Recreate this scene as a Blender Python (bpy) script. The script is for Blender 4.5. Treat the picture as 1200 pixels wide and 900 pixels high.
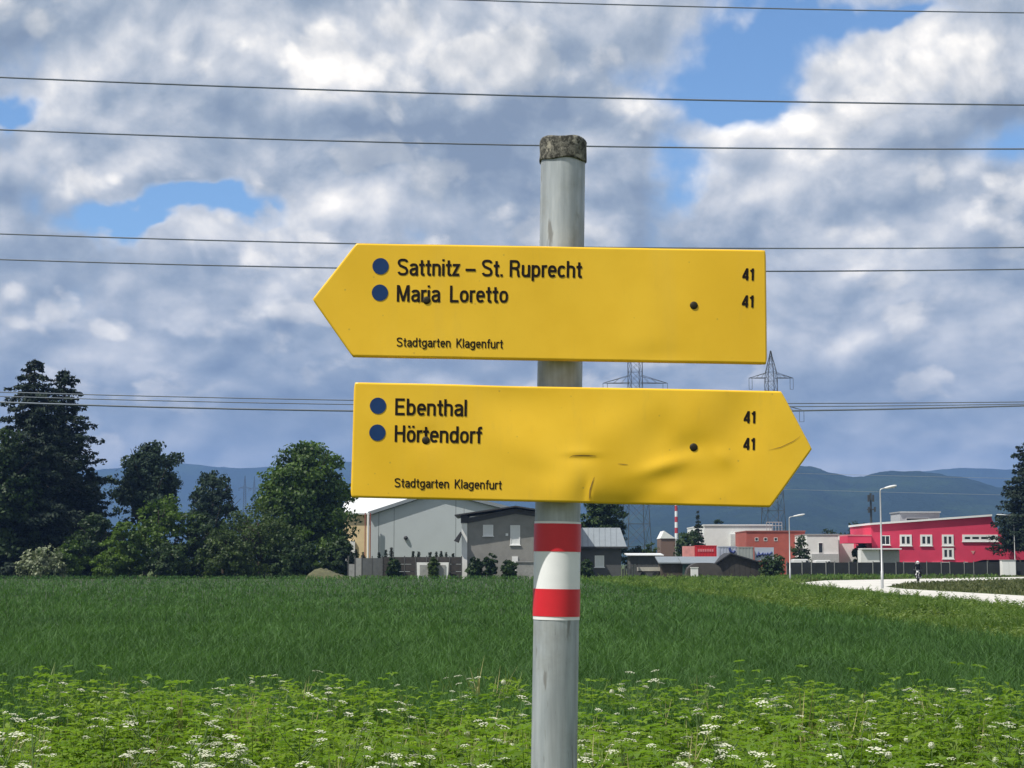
import bpy, bmesh, math, random
import numpy as np
from mathutils import Vector, Matrix

for o in list(bpy.data.objects):
    bpy.data.objects.remove(o)
SC = bpy.context.scene
COL = SC.collection
R = math.radians

# ------------------------------------------------------------------ camera
FPX = 2000.0                       # focal length in photo pixels (photo 1200 x 900)
EYE = 1.6
PITCH = math.atan(210.0 / FPX)     # the horizon lies 210 px below the middle of the photo
cam_d = bpy.data.cameras.new('camera')
cam_d.sensor_width = 36.0
cam_d.lens = 36.0 * FPX / 1200.0
cam_d.clip_start = 0.05
cam_d.clip_end = 30000.0
cam = bpy.data.objects.new('camera', cam_d)
COL.objects.link(cam)
cam.location = (0, 0, EYE)
cam.rotation_euler = (math.pi / 2 + PITCH, 0, 0)
SC.camera = cam

CP, SP = math.cos(PITCH), math.sin(PITCH)
def ray(px, py):
    cx, cy = (px - 600.0) / FPX, (450.0 - py) / FPX
    return Vector((cx, CP - cy * SP, SP + cy * CP))
def P(px, py, Y):
    d = ray(px, py); t = Y / d.y
    return Vector((d.x * t, Y, EYE + d.z * t))
def G(px, py, z=0.0):
    d = ray(px, py); t = (z - EYE) / d.z
    return Vector((d.x * t, d.y * t, z))
def X(px, Y): return P(px, 660, Y).x
def Z(py, Y): return P(600, py, Y).z

# ------------------------------------------------------------------ sun
SUN_B, SUN_E = R(32), R(56)        # angle in front of the sign plane (sun on the left), elevation
to_sun = Vector((-math.cos(SUN_B) * math.cos(SUN_E), -math.sin(SUN_B) * math.cos(SUN_E), math.sin(SUN_E)))
sun_d = bpy.data.lights.new('sun', 'SUN')
sun_d.energy = 3.6
sun_d.angle = R(0.53)
sun_d.color = (1.0, 0.95, 0.87)
sun = bpy.data.objects.new('sun', sun_d)
COL.objects.link(sun)
sun.location = (-40, -30, 90)
sun.rotation_euler = to_sun.to_track_quat('Z', 'Y').to_euler()

# ------------------------------------------------------------------ colour management
vs = SC.view_settings
vs.view_transform = 'Standard'
vs.look = 'None'
vs.exposure = 0.54
vs.gamma = 1.0
vs.use_curve_mapping = False

# ------------------------------------------------------------------ node helper
class NT:
    def __init__(s, tree): s.t = tree; s.n = tree.nodes; s.l = tree.links
    def node(s, kind, **kw):
        n = s.n.new(kind)
        for k, v in kw.items(): setattr(n, k, v)
        return n
    def put(s, sock, v):
        if isinstance(v, bpy.types.NodeSocket): s.l.new(v, sock)
        else:
            if hasattr(sock, 'default_value'):
                dv = sock.default_value
                if hasattr(dv, '__len__') and not hasattr(v, '__len__'): v = [v] * len(dv)
                if hasattr(dv, '__len__') and len(dv) == 4 and len(v) == 3: v = tuple(v) + (1,)
                sock.default_value = v
    def m(s, op, a, b=0.0, c=0.0, clamp=False):
        n = s.node('ShaderNodeMath', operation=op, use_clamp=clamp)
        s.put(n.inputs[0], a); s.put(n.inputs[1], b); s.put(n.inputs[2], c)
        return n.outputs[0]
    def vm(s, op, a, b=None, scale=None):
        n = s.node('ShaderNodeVectorMath', operation=op)
        s.put(n.inputs[0], a)
        if b is not None: s.put(n.inputs[1], b)
        if scale is not None: s.put(n.inputs['Scale'], scale)
        return n.outputs[0]
    def sep(s, v):
        n = s.node('ShaderNodeSeparateXYZ'); s.put(n.inputs[0], v); return n.outputs
    def comb(s, x, y, z):
        n = s.node('ShaderNodeCombineXYZ')
        for i, v in enumerate((x, y, z)): s.put(n.inputs[i], v)
        return n.outputs[0]
    def noise(s, vec, scale, detail=4.0, rough=0.5, dist=0.0, color=False, lac=2.0):
        n = s.node('ShaderNodeTexNoise')
        if vec is not None: s.put(n.inputs['Vector'], vec)
        n.inputs['Scale'].default_value = scale
        n.inputs['Detail'].default_value = detail
        n.inputs['Roughness'].default_value = rough
        n.inputs['Lacunarity'].default_value = lac
        n.inputs['Distortion'].default_value = dist
        return n.outputs['Color' if color else 0]
    def ramp(s, fac, stops, interp='LINEAR'):
        n = s.node('ShaderNodeValToRGB'); s.put(n.inputs[0], fac)
        cr = n.color_ramp; cr.interpolation = interp
        while len(cr.elements) < len(stops): cr.elements.new(0.5)
        for e, (p, c) in zip(cr.elements, stops):
            e.position = p
            e.color = tuple(c) + (1,) if hasattr(c, '__len__') else (c, c, c, 1)
        return n.outputs[0]
    def mix(s, fac, a, b, mode='MIX'):
        n = s.node('ShaderNodeMix', data_type='RGBA', blend_type=mode)
        s.put(n.inputs[0], fac); s.put(n.inputs[6], a); s.put(n.inputs[7], b)
        return n.outputs[2]
    def maprange(s, v, a, b, c=0.0, d=1.0, smooth=True):
        n = s.node('ShaderNodeMapRange', interpolation_type='SMOOTHSTEP' if smooth else 'LINEAR')
        for i, x in enumerate((v, a, b, c, d)): s.put(n.inputs[i], x)
        return n.outputs[0]

# ------------------------------------------------------------------ world: sky with broken cumulus
world = bpy.data.worlds.new('World')
SC.world = world
world.use_nodes = True
world.cycles.sampling_method = 'MANUAL'
world.cycles.sample_map_resolution = 256
wt = NT(world.node_tree)
wt.n.clear()
W_STR = 0.1
sky = wt.node('ShaderNodeTexSky', sky_type='NISHITA', sun_disc=False)
sky.sun_elevation = SUN_E
sky.sun_rotation = math.atan2(to_sun.x, to_sun.y)
sky.altitude = 450.0
sky.air_density = 1.0
sky.dust_density = 0.6
sky.ozone_density = 2.0
tc = wt.node('ShaderNodeTexCoord')
D = wt.vm('NORMALIZE', tc.outputs['Generated'])
dx, dy, dz = wt.sep(D)
dzc = wt.m('MAXIMUM', dz, 0.0)
# height above the horizon is compressed so that clouds get smaller and flatter far away
zz = wt.m('MULTIPLY', wt.m('LOGARITHM', wt.m('ADD', dzc, 0.25), math.e), 0.58)
Q = wt.comb(dx, dy, zz)
def dens(q, fs=5.6, vs_=13.0, pw=0.24):
    wv = wt.vm('SUBTRACT', wt.noise(q, 9.0, 2.0, 0.5, color=True), (0.5, 0.5, 0.5))
    q2 = wt.vm('ADD', q, wt.vm('SCALE', wv, scale=0.045))
    f = wt.noise(q2, fs, 9.0, 0.58)
    v = wt.node('ShaderNodeTexVoronoi', feature='F1')
    wt.put(v.inputs['Vector'], q2)
    v.inputs['Scale'].default_value = vs_
    v.inputs['Detail'].default_value = 2.0
    v.inputs['Roughness'].default_value = 0.5
    puff = wt.m('SUBTRACT', 0.55, v.outputs['Distance'])
    return wt.m('ADD', wt.m('MULTIPLY', f, 1.0), wt.m('MULTIPLY', puff, pw))
d0 = dens(Q)
d1 = dens(wt.vm('ADD', Q, (-0.007, -0.003, 0.013)))
relief = wt.m('MULTIPLY', wt.m('SUBTRACT', d0, d1), wt.maprange(dz, 0.0, 0.22, 0.45, 1.0))
# broad openings and bright or dark cloud banks, placed by direction
wv2 = wt.vm('SUBTRACT', wt.noise(Q, 14.0, 4.0, 0.55, color=True), (0.5, 0.5, 0.5))
Dw = wt.vm('ADD', D, wt.vm('SCALE', wv2, scale=0.075))
bx_, by_, bz_ = wt.sep(Dw)
front = wt.m('GREATER_THAN', dy, 0.0)
def blob(px, py, rx, ry, s):
    r = ray(px, py).normalized()
    a = wt.m('DIVIDE', wt.m('SUBTRACT', bx_, r.x), rx / FPX)
    b = wt.m('DIVIDE', wt.m('SUBTRACT', bz_, r.z), ry / FPX)
    g = wt.m('EXPONENT', wt.m('MULTIPLY', wt.m('ADD', wt.m('MULTIPLY', a, a), wt.m('MULTIPLY', b, b)), -1.0))
    return wt.m('MULTIPLY', g, s)
def total(lst):
    acc = None
    for t in lst:
        g = blob(*t)
        acc = g if acc is None else wt.m('ADD', acc, g)
    return wt.m('MULTIPLY', acc, front)
HOLES = [(885, 70, 80, 50, .43), (955, 15, 70, 26, .32), (830, 115, 60, 22, .22), (150, 245, 90, 22, .50), (250, 240, 70, 20, .40), (15, 122, 45, 14, .32),
         (800, 208, 50, 34, .22), (1060, 10, 40, 12, .25), (1185, 170, 50, 30, .16), (470, 15, 300, 60, -.2), (450, 160, 200, 60, -.15), (30, 290, 120, 40, -.1), (660, 200, 90, 90, -.12)]
BANKS = [(420, 60, 130, 55, .32), (330, 20, 160, 30, .20), (90, 60, 120, 40, .16), (1080, 85, 110, 60, .30), (1180, 40, 80, 40, .25), (470, 235, 110, 40, .42), (380, 225, 60, 30, .25), (250, 280, 90, 20, .42),
         (705, 275, 42, 26, .50), (60, 175, 120, 24, .36), (640, 60, 110, 40, .25), (960, 290, 60, 30, .30), (70, 390, 110, 16, .25), (240, 375, 40, 10, .22),
         (880, 140, 110, 24, .30), (960, 160, 60, 24, .3), (1010, 420, 150, 24, .22), (1120, 330, 80, 26, .18), (540, 465, 80, 14, .18), (430, 400, 70, 14, .16),
         (480, 150, 170, 34, -.22), (560, 200, 60, 60, -.15), (320, 395, 180, 30, -.26), (60, 232, 90, 14, -.30), (250, 130, 120, 30, -.16), (740, 210, 80, 60, -.16),
         (1150, 270, 100, 40, -.12), (850, 280, 110, 34, -.20), (560, 430, 220, 22, -.20), (200, 470, 240, 16, -.16), (1050, 480, 240, 20, -.14), (150, 110, 60, 30, -.16)]
hole = total(HOLES)
bank = total(BANKS)
low = wt.maprange(dz, 0.20, 0.02, 0.0, 0.22)                       # cloud rows close up towards the horizon
cov = wt.m('SUBTRACT', wt.m('ADD', wt.m('ADD', d0, 0.235), low), hole)
alpha = wt.maprange(cov, 0.345, 0.59)
broad = wt.m('SUBTRACT', wt.noise(Q, 6.0, 3.0, 0.5), 0.5)
bri = wt.m('ADD', 0.21, wt.m('MULTIPLY', relief, 3.1))
bri = wt.m('ADD', bri, wt.m('MULTIPLY', wt.m('SUBTRACT', d0, 0.5), 0.45))
bri = wt.m('ADD', bri, wt.m('MULTIPLY', broad, 0.9))
bri = wt.m('ADD', bri, bank)
edge = wt.m('MULTIPLY', wt.maprange(cov, 0.62, 0.46), 0.22)       # thin rims of the clouds glow
bri = wt.m('ADD', bri, edge)
bri = wt.m('ADD', bri, wt.maprange(dz, 0.14, 0.02, 0.0, 0.06))
bri = wt.m('ADD', wt.m('MULTIPLY', bri, 0.8), 0.14)
ccol = wt.ramp(bri, [(0.0, (.15, .20, .29)), (0.20, (.215, .27, .36)), (0.36, (.30, .35, .435)), (0.55, (.43, .47, .54)), (0.75, (.62, .64, .675)), (0.97, (.87, .87, .87))])
# a lower deck of separate cumulus heads: crisp sunlit tops, greyer bases
QB = wt.vm('ADD', Q, (3.7, 1.9, 0.6))
e0 = dens(QB, 6.2, 16.0, 0.34)
e1 = dens(wt.vm('ADD', QB, (-0.006, -0.002, 0.015)), 6.2, 16.0, 0.34)
erel = wt.m('SUBTRACT', e0, e1)
ecov = wt.m('SUBTRACT', wt.m('ADD', e0, wt.m('MULTIPLY', bank, 0.30)), wt.m('MULTIPLY', wt.m('MAXIMUM', hole, 0.0), 0.35))
ealpha = wt.m('MULTIPLY', wt.maprange(ecov, 0.44, 0.54), wt.maprange(erel, -0.06, 0.02, 0.05, 0.8))
ebri = wt.m('ADD', wt.m('ADD', 0.38, wt.m('ADD', wt.m('MULTIPLY', wt.m('MINIMUM', erel, 0.14), 1.5), wt.m('MULTIPLY', relief, 2.4))), wt.m('MULTIPLY', bank, 0.55))
ebri = wt.m('ADD', ebri, wt.m('MULTIPLY', broad, 0.7))
ebri = wt.m('ADD', ebri, wt.maprange(ecov, 0.62, 0.48, 0.0, 0.05))
ecol = wt.ramp(ebri, [(0.0, (.22, .265, .34)), (0.35, (.33, .37, .43)), (0.6, (.52, .545, .585)), (0.85, (.78, .785, .79)), (1.0, (.90, .90, .89))])
ccol = wt.mix(ealpha, ccol, ecol)
alpha = wt.m('MAXIMUM', alpha, ealpha)
ccol = wt.mix(1.0, ccol, (1.16 / W_STR, 1.09 / W_STR, .985 / W_STR), 'MULTIPLY')
skyc = wt.mix(1.0, sky.outputs[0], (0.80, 0.98, 1.12), 'MULTIPLY')
full = wt.mix(alpha, skyc, ccol)
bg = wt.node('ShaderNodeBackground')
wt.put(bg.inputs[0], full)
bg.inputs[1].default_value = W_STR
wo = wt.node('ShaderNodeOutputWorld')
wt.l.new(bg.outputs[0], wo.inputs[0])

# ------------------------------------------------------------------ materials
MATS = {}
def mat(name, col, rough=0.6, metal=0.0, var=0.12, scale=6.0, bump=0.0, bscale=40.0, coat=0.0, stain=None, spec=0.5):
    if name in MATS: return MATS[name]
    m = bpy.data.materials.new(name); m.use_nodes = True
    t = NT(m.node_tree); b = t.n['Principled BSDF']
    g = t.node('ShaderNodeNewGeometry').outputs['Position']
    n = t.noise(g, scale, 5.0, 0.6)
    f = t.maprange(n, 0.3, 0.7, 1 - var, 1 + var, smooth=False)
    c = t.mix(1.0, tuple(col), t.comb(f, f, f), 'MULTIPLY')
    if stain:
        sc_, amt, scol = stain
        k = t.maprange(t.noise(g, sc_, 6.0, 0.65), 0.48, 0.72, 0.0, amt)
        c = t.mix(k, c, tuple(scol))
    t.put(b.inputs['Base Color'], c)
    b.inputs['Roughness'].default_value = rough
    b.inputs['Metallic'].default_value = metal
    b.inputs['Specular IOR Level'].default_value = spec
    b.inputs['Coat Weight'].default_value = coat
    if bump:
        bn = t.node('ShaderNodeBump'); bn.inputs['Strength'].default_value = bump
        bn.inputs['Distance'].default_value = 0.01
        t.put(bn.inputs['Height'], t.noise(g, bscale, 6.0, 0.6))
        t.put(b.inputs['Normal'], bn.outputs[0])
    MATS[name] = m
    return m

def leafmat(name, c_lo, c_hi, transl=0.35, rough=0.55, big=0.5, amt=0.35):
    """foliage: colour runs from c_lo to c_hi with the leaf's own tint and a broad drift"""
    if name in MATS: return MATS[name]
    m = bpy.data.materials.new(name); m.use_nodes = True
    t = NT(m.node_tree); b = t.n['Principled BSDF']; out = t.n['Material Output']
    a = t.node('ShaderNodeAttribute', attribute_name='tint').outputs['Fac']
    g = t.node('ShaderNodeNewGeometry').outputs['Position']
    d = t.maprange(t.noise(g, big, 3.0, 0.5), 0.3, 0.7, -amt, amt, smooth=False)
    k = t.m('ADD', a, d, clamp=True)
    c = t.mix(k, tuple(c_lo), tuple(c_hi))
    t.put(b.inputs['Base Color'], c)
    b.inputs['Roughness'].default_value = rough
    b.inputs['Specular IOR Level'].default_value = 0.3
    tr = t.node('ShaderNodeBsdfTranslucent')
    t.put(tr.inputs[0], t.mix(1.0, c, (1.15, 1.25, 0.6), 'MULTIPLY'))
    mx = t.node('ShaderNodeMixShader'); mx.inputs[0].default_value = transl
    t.l.new(b.outputs[0], mx.inputs[1]); t.l.new(tr.outputs[0], mx.inputs[2])
    t.l.new(mx.outputs[0], out.inputs[0])
    MATS[name] = m
    return m

# ------------------------------------------------------------------ mesh building
ORG = {}                           # world origin of every object used as a parent
class MB:
    def __init__(s): s.v = []; s.f = []; s.smooth = []
    def add(s, vs_, fs, smooth=False):
        k = len(s.v)
        s.v += [tuple(v) for v in vs_]
        s.f += [tuple(i + k for i in f) for f in fs]
        s.smooth += [smooth] * len(fs)
        return s
    def box(s, x0, x1, y0, y1, z0, z1):
        return s.add([(x0, y0, z0), (x1, y0, z0), (x1, y1, z0), (x0, y1, z0), (x0, y0, z1), (x1, y0, z1), (x1, y1, z1), (x0, y1, z1)],
                     [(0, 3, 2, 1), (4, 5, 6, 7), (0, 1, 5, 4), (1, 2, 6, 5), (2, 3, 7, 6), (3, 0, 4, 7)])
    def prism(s, pts, y0, y1):
        """outline in x, z pushed through y0..y1"""
        n = len(pts)
        v = [(x, y0, z) for x, z in pts] + [(x, y1, z) for x, z in pts]
        return s.add(v, [tuple(range(n)), tuple(range(2 * n - 1, n - 1, -1))] + [(i, i + n, (i + 1) % n + n, (i + 1) % n) for i in range(n)])
    def slab(s, pts, z0, z1):
        """outline in x, y pushed through z0..z1"""
        n = len(pts)
        v = [(x, y, z0) for x, y in pts] + [(x, y, z1) for x, y in pts]
        return s.add(v, [tuple(range(n - 1, -1, -1)), tuple(range(n, 2 * n))] + [(i, (i + 1) % n, (i + 1) % n + n, i + n) for i in range(n)])
    def tube(s, path, r, n=8, cap=True, smooth=True):
        path = [Vector(p) for p in path]
        rs = list(r) if hasattr(r, '__len__') else [r] * len(path)
        V = []; F = []
        up = None
        for i, p in enumerate(path):
            d = (path[min(i + 1, len(path) - 1)] - path[max(i - 1, 0)])
            d = d.normalized() if d.length > 1e-9 else Vector((0, 0, 1))
            if up is None:
                up = Vector((0, 0, 1)) if abs(d.z) < 0.9 else Vector((1, 0, 0))
            a = d.cross(up)
            a = a.normalized() if a.length > 1e-6 else d.orthogonal().normalized()
            b = a.cross(d).normalized(); up = b
            for k in range(n):
                q = 2 * math.pi * k / n
                V.append(p + (a * math.cos(q) + b * math.sin(q)) * rs[i])
        for i in range(len(path) - 1):
            for k in range(n):
                k2 = (k + 1) % n
                F.append((i * n + k, i * n + k2, (i + 1) * n + k2, (i + 1) * n + k))
        s.add(V, F, smooth)
        if cap:
            m = len(V)
            s.add(V[:n], [tuple(range(n - 1, -1, -1))]); s.add(V[m - n:], [tuple(range(n))])
        return s
    def lathe(s, prof, c, n=24, smooth=True):
        c = Vector(c); V = []; F = []
        for r_, z in prof:
            for k in range(n):
                q = 2 * math.pi * k / n
                V.append((c.x + r_ * math.cos(q), c.y + r_ * math.sin(q), c.z + z))
        for i in range(len(prof) - 1):
            for k in range(n):
                k2 = (k + 1) % n
                F.append((i * n + k, i * n + k2, (i + 1) * n + k2, (i + 1) * n + k))
        return s.add(V, F, smooth)
    def ball(s, c, r, n=10, m=6):
        prof = [(max(1e-4, math.sin(math.pi * i / m)), -math.cos(math.pi * i / m)) for i in range(m + 1)]
        rr = r if hasattr(r, '__len__') else (r, r, r)
        V = []; F = []
        for pr, pz in prof:
            for k in range(n):
                q = 2 * math.pi * k / n
                V.append((c[0] + rr[0] * pr * math.cos(q), c[1] + rr[1] * pr * math.sin(q), c[2] + rr[2] * pz))
        for i in range(m):
            for k in range(n):
                k2 = (k + 1) % n
                F.append((i * n + k, i * n + k2, (i + 1) * n + k2, (i + 1) * n + k))
        return s.add(V, F, True)
    def turn(s, ang, cx, cy):
        c, q = math.cos(ang), math.sin(ang)
        s.v = [(cx + (x - cx) * c - (y - cy) * q, cy + (x - cx) * q + (y - cy) * c, z) for x, y, z in s.v]
        return s
    def build(s, name, material, parent=None, bevel=0.0, label=None):
        o_ = ORG.get(parent.name, Vector()) if parent else Vector()
        me = bpy.data.meshes.new(name)
        me.from_pydata([(x - o_.x, y - o_.y, z - o_.z) for x, y, z in s.v], [], s.f)
        me.polygons.foreach_set('use_smooth', s.smooth)
        me.materials.append(material)
        me.update()
        ob = bpy.data.objects.new(name, me)
        COL.objects.link(ob)
        if parent: ob.parent = parent
        ORG[ob.name] = o_.copy()
        if bevel:
            bv = ob.modifiers.new('bevel', 'BEVEL'); bv.width = bevel; bv.segments = 2; bv.limit_method = 'ANGLE'
        if label: ob['label'] = label
        return ob

def fast_mesh(name, V, F, material, tint=None, parent=None, smooth=False):
    """big meshes from arrays; F is (n, 3) or (n, 4)"""
    o_ = ORG.get(parent.name, Vector()) if parent else Vector()
    V = np.asarray(V, dtype=np.float32) - np.array(o_[:], dtype=np.float32)
    F = np.asarray(F, dtype=np.int32); k = F.shape[1]
    me = bpy.data.meshes.new(name)
    me.vertices.add(len(V)); me.vertices.foreach_set('co', V.ravel())
    me.loops.add(F.size); me.loops.foreach_set('vertex_index', F.ravel())
    me.polygons.add(len(F)); me.polygons.foreach_set('loop_start', np.arange(0, F.size, k, dtype=np.int32))
    if smooth: me.polygons.foreach_set('use_smooth', np.ones(len(F), dtype=bool))
    if tint is not None:
        at = me.attributes.new('tint', 'FLOAT', 'POINT'); at.data.foreach_set('value', np.asarray(tint, dtype=np.float32))
    me.materials.append(material)
    me.update(calc_edges=True)
    ob = bpy.data.objects.new(name, me); COL.objects.link(ob)
    if parent: ob.parent = parent
    ORG[ob.name] = o_.copy()
    return ob

def tag(o, label=None, cat=None, group=None, kind=None):
    if label: o['label'] = label
    if cat: o['category'] = cat
    if group: o['group'] = group
    if kind: o['kind'] = kind
    return o
def thing(name, label, cat, loc, group=None):
    o = bpy.data.objects.new(name, None); COL.objects.link(o)
    o.empty_display_size = 0.2
    o.location = loc; ORG[o.name] = Vector(loc)
    return tag(o, label, cat, group)
def copy_tree(o, parent=None):
    c = o.copy(); COL.objects.link(c); c.parent = parent
    ORG[c.name] = ORG.get(o.name, Vector()).copy()
    for ch in list(o.children):
        if ch.name != c.name: copy_tree(ch, c)
    return c

# ================================================================== the setting
def ground_material():
    m = bpy.data.materials.new('grassy_ground'); m.use_nodes = True
    t = NT(m.node_tree); b = t.n['Principled BSDF']
    g = t.node('ShaderNodeNewGeometry').outputs['Position']
    n1 = t.noise(g, 0.05, 5.0, 0.6); n2 = t.noise(g, 2.5, 5.0, 0.7)
    c = t.mix(t.maprange(n1, 0.35, 0.65), (.055, .085, .022), (.085, .105, .035))
    c = t.mix(t.maprange(n2, 0.4, 0.75, 0.0, 0.7), c, (.10, .10, .045))
    t.put(b.inputs['Base Color'], c); b.inputs['Roughness'].default_value = 0.95
    b.inputs['Specular IOR Level'].default_value = 0.1
    bn = t.node('ShaderNodeBump'); bn.inputs['Strength'].default_value = 0.6; bn.inputs['Distance'].default_value = 0.08
    t.put(bn.inputs['Height'], n2); t.put(b.inputs['Normal'], bn.outputs[0])
    return m
GROUND = MB().add([(-4300, -90, 0), (4300, -90, 0), (4300, 7300, 0), (-4300, 7300, 0)], [(0, 1, 2, 3)]).build('ground', ground_material())
tag(GROUND, kind='structure')

# crop field soil and the pale gravel road, each a thin sheet above the other
FIELD_R = [(13, 8.6), (28, 8.4), (55, 8.0), (80, 7.6), (110, 6.4), (140, 5.6), (172, 5.4)]
def field_right(y):
    return float(np.interp(y, [a for a, _ in FIELD_R], [b for _, b in FIELD_R]))
pts = [(-130, 13.0), (field_right(13), 13.0)] + [(x, y) for y, x in FIELD_R[1:]] + [(-130, 172)]
fs = MB().add([(x, y, .004) for x, y in pts], [tuple(range(len(pts)))])
tag(fs.build('field', mat('field_soil', (.035, .05, .02), .95, var=.3, scale=3)), kind='structure')

def road_material():
    m = bpy.data.materials.new('pale_gravel'); m.use_nodes = True
    t = NT(m.node_tree); b = t.n['Principled BSDF']
    g = t.node('ShaderNodeNewGeometry').outputs['Position']
    c = t.mix(t.maprange(t.noise(g, 0.25, 5.0, 0.65), 0.3, 0.7), (.50, .485, .44), (.64, .62, .57))
    c = t.mix(t.maprange(t.noise(g, 14.0, 4.0, 0.7), 0.45, 0.75, 0, .5), c, (.48, .46, .42))
    t.put(b.inputs['Base Color'], c); b.inputs['Roughness'].default_value = 0.95
    return m
road = [(15.0, 8), (17.5, 58), (18.8, 86), (20.4, 118), (22.6, 137), (28.8, 158), (59, 199), (130, 250), (130, 228), (53.5, 176), (31.5, 138), (25.2, 116), (24.2, 106), (25, 84), (24.2, 58), (21.5, 8)]
rd = MB().add([(x, y, .02) for x, y in road] + [(x, y, -.05) for x, y in road],
              [tuple(range(len(road) - 1, -1, -1))] + [(i, (i + 1) % 16, (i + 1) % 16 + 16, i + 16) for i in range(16)])
tag(rd.build('road', road_material()), kind='structure')

# ------------------------------------------------------------------ hills
def fbm1(x, seed, octs=6):
    rng = np.random.default_rng(seed); s = np.zeros_like(x); a = 1.0; f = 1.0
    for _ in range(octs):
        ph = rng.uniform(0, 6.28, 3)
        s += a * (np.sin(x * f + ph[0]) + np.sin(x * f * 1.73 + ph[1]) * .6 + np.sin(x * f * .61 + ph[2]) * .8) / 2.4
        a *= .5; f *= 2.03
    return s
def hills(name, prof, Y, depth, seed, material, rough=1.0):
    pxs = np.array([p[0] for p in prof], float); pys = np.array([p[1] for p in prof], float)
    cx = np.linspace(pxs[0], pxs[-1], 330)
    top = np.interp(cx, pxs, pys)
    k = np.ones(9) / 9
    top = np.convolve(np.pad(top, 4, mode='edge'), k, 'valid') + fbm1(cx / 46.0, seed) * 1.6 * rough
    xs = (cx - 600) / FPX * Y
    hz = np.array([Z(t_, Y) for t_ in top])
    rows = []
    ny = 46
    for j in range(ny):
        u = j / (ny - 1)                        # 0 foot, .6 ridge, 1 behind
        s = (u / .6) if u < .6 else 1 - (u - .6) / .4 * .55
        env = s ** 0.85
        yy = Y - depth * .6 + u * depth
        fold = fbm1(xs / 170.0 + j * .21, seed + 5) * fbm1(xs / 60.0 - j * .33, seed + 6, 5)
        damp = 0.22 * min(1.0, abs(u - .6) * 6) * (1 if u > 0.02 else 0)
        z = hz * env * (1 + damp * fold * .5) + fbm1(xs / 14.0 + j * 2.1, seed + 9, 4) * 2.2 * rough * (u > .05)
        rows.append(np.stack([xs * (yy / Y), np.full_like(xs, yy), z - (4 if u == 0 else 0)], 1))
    V = np.concatenate(rows); n = len(xs)
    i = np.arange(n - 1)[None, :] + n * np.arange(ny - 1)[:, None]; i = i.ravel()
    o = fast_mesh(name, V, np.stack([i, i + 1, i + 1 + n, i + n], 1), material, smooth=True)
    return tag(o, kind='structure')
def hill_mat():
    m = bpy.data.materials.new('forested_hill'); m.use_nodes = True
    t = NT(m.node_tree); b = t.n['Principled BSDF']
    g = t.node('ShaderNodeNewGeometry').outputs['Position']
    c = t.mix(t.maprange(t.noise(g, 0.006, 6.0, 0.65), 0.4, 0.65), (.016, .030, .012), (.035, .060, .020))
    c = t.mix(t.maprange(t.noise(g, 0.09, 4.0, 0.7), 0.4, 0.7, 0, .7), c, (.012, .020, .009))
    t.put(b.inputs['Base Color'], c); b.inputs['Roughness'].default_value = 1.0
    b.inputs['Specular IOR Level'].default_value = 0.0
    bn = t.node('ShaderNodeBump'); bn.inputs['Strength'].default_value = 1.0; bn.inputs['Distance'].default_value = 14.0
    t.put(bn.inputs['Height'], t.noise(g, 0.05, 4.0, 0.7)); t.put(b.inputs['Normal'], bn.outputs[0])
    return m
HM = hill_mat()
hills('hills', [(560, 640), (640, 612), (720, 590), (800, 572), (860, 556), (905, 548), (940, 545), (965, 550), (985, 558), (1000, 560), (1020, 556), (1050, 553), (1080, 552), (1110, 556), (1140, 562), (1165, 568), (1200, 574), (1260, 578), (1400, 585), (1600, 600)], 3600, 1900, 3, HM)
hills('hills', [(-500, 560), (-200, 553), (0, 552), (80, 553), (120, 551), (160, 546), (205, 543), (240, 545), (262, 549), (285, 547), (320, 546), (370, 543), (410, 541), (470, 545), (560, 551), (700, 562), (850, 566), (1000, 562), (1060, 556), (1100, 551), (1135, 547), (1170, 549), (1210, 551), (1300, 556), (1500, 550), (1700, 560)], 6300, 1500, 11, HM, .7)

# ================================================================== the signpost
YP = 2.262                          # pole axis
PR = 0.030
GAP = 0.024                         # face of the boards to the pole's front
YS = YP - PR - GAP
top, bot = P(660, 170, YP), P(649.3, 900, YP)
axis = (top - bot).normalized()
foot = bot + axis * ((-0.25 - bot.z) / axis.z)
base = bot + axis * ((0 - bot.z) / axis.z)
signpost = thing('signpost', 'galvanised steel signpost carrying two yellow arrow boards, red and white band below', 'signpost', base)

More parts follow.
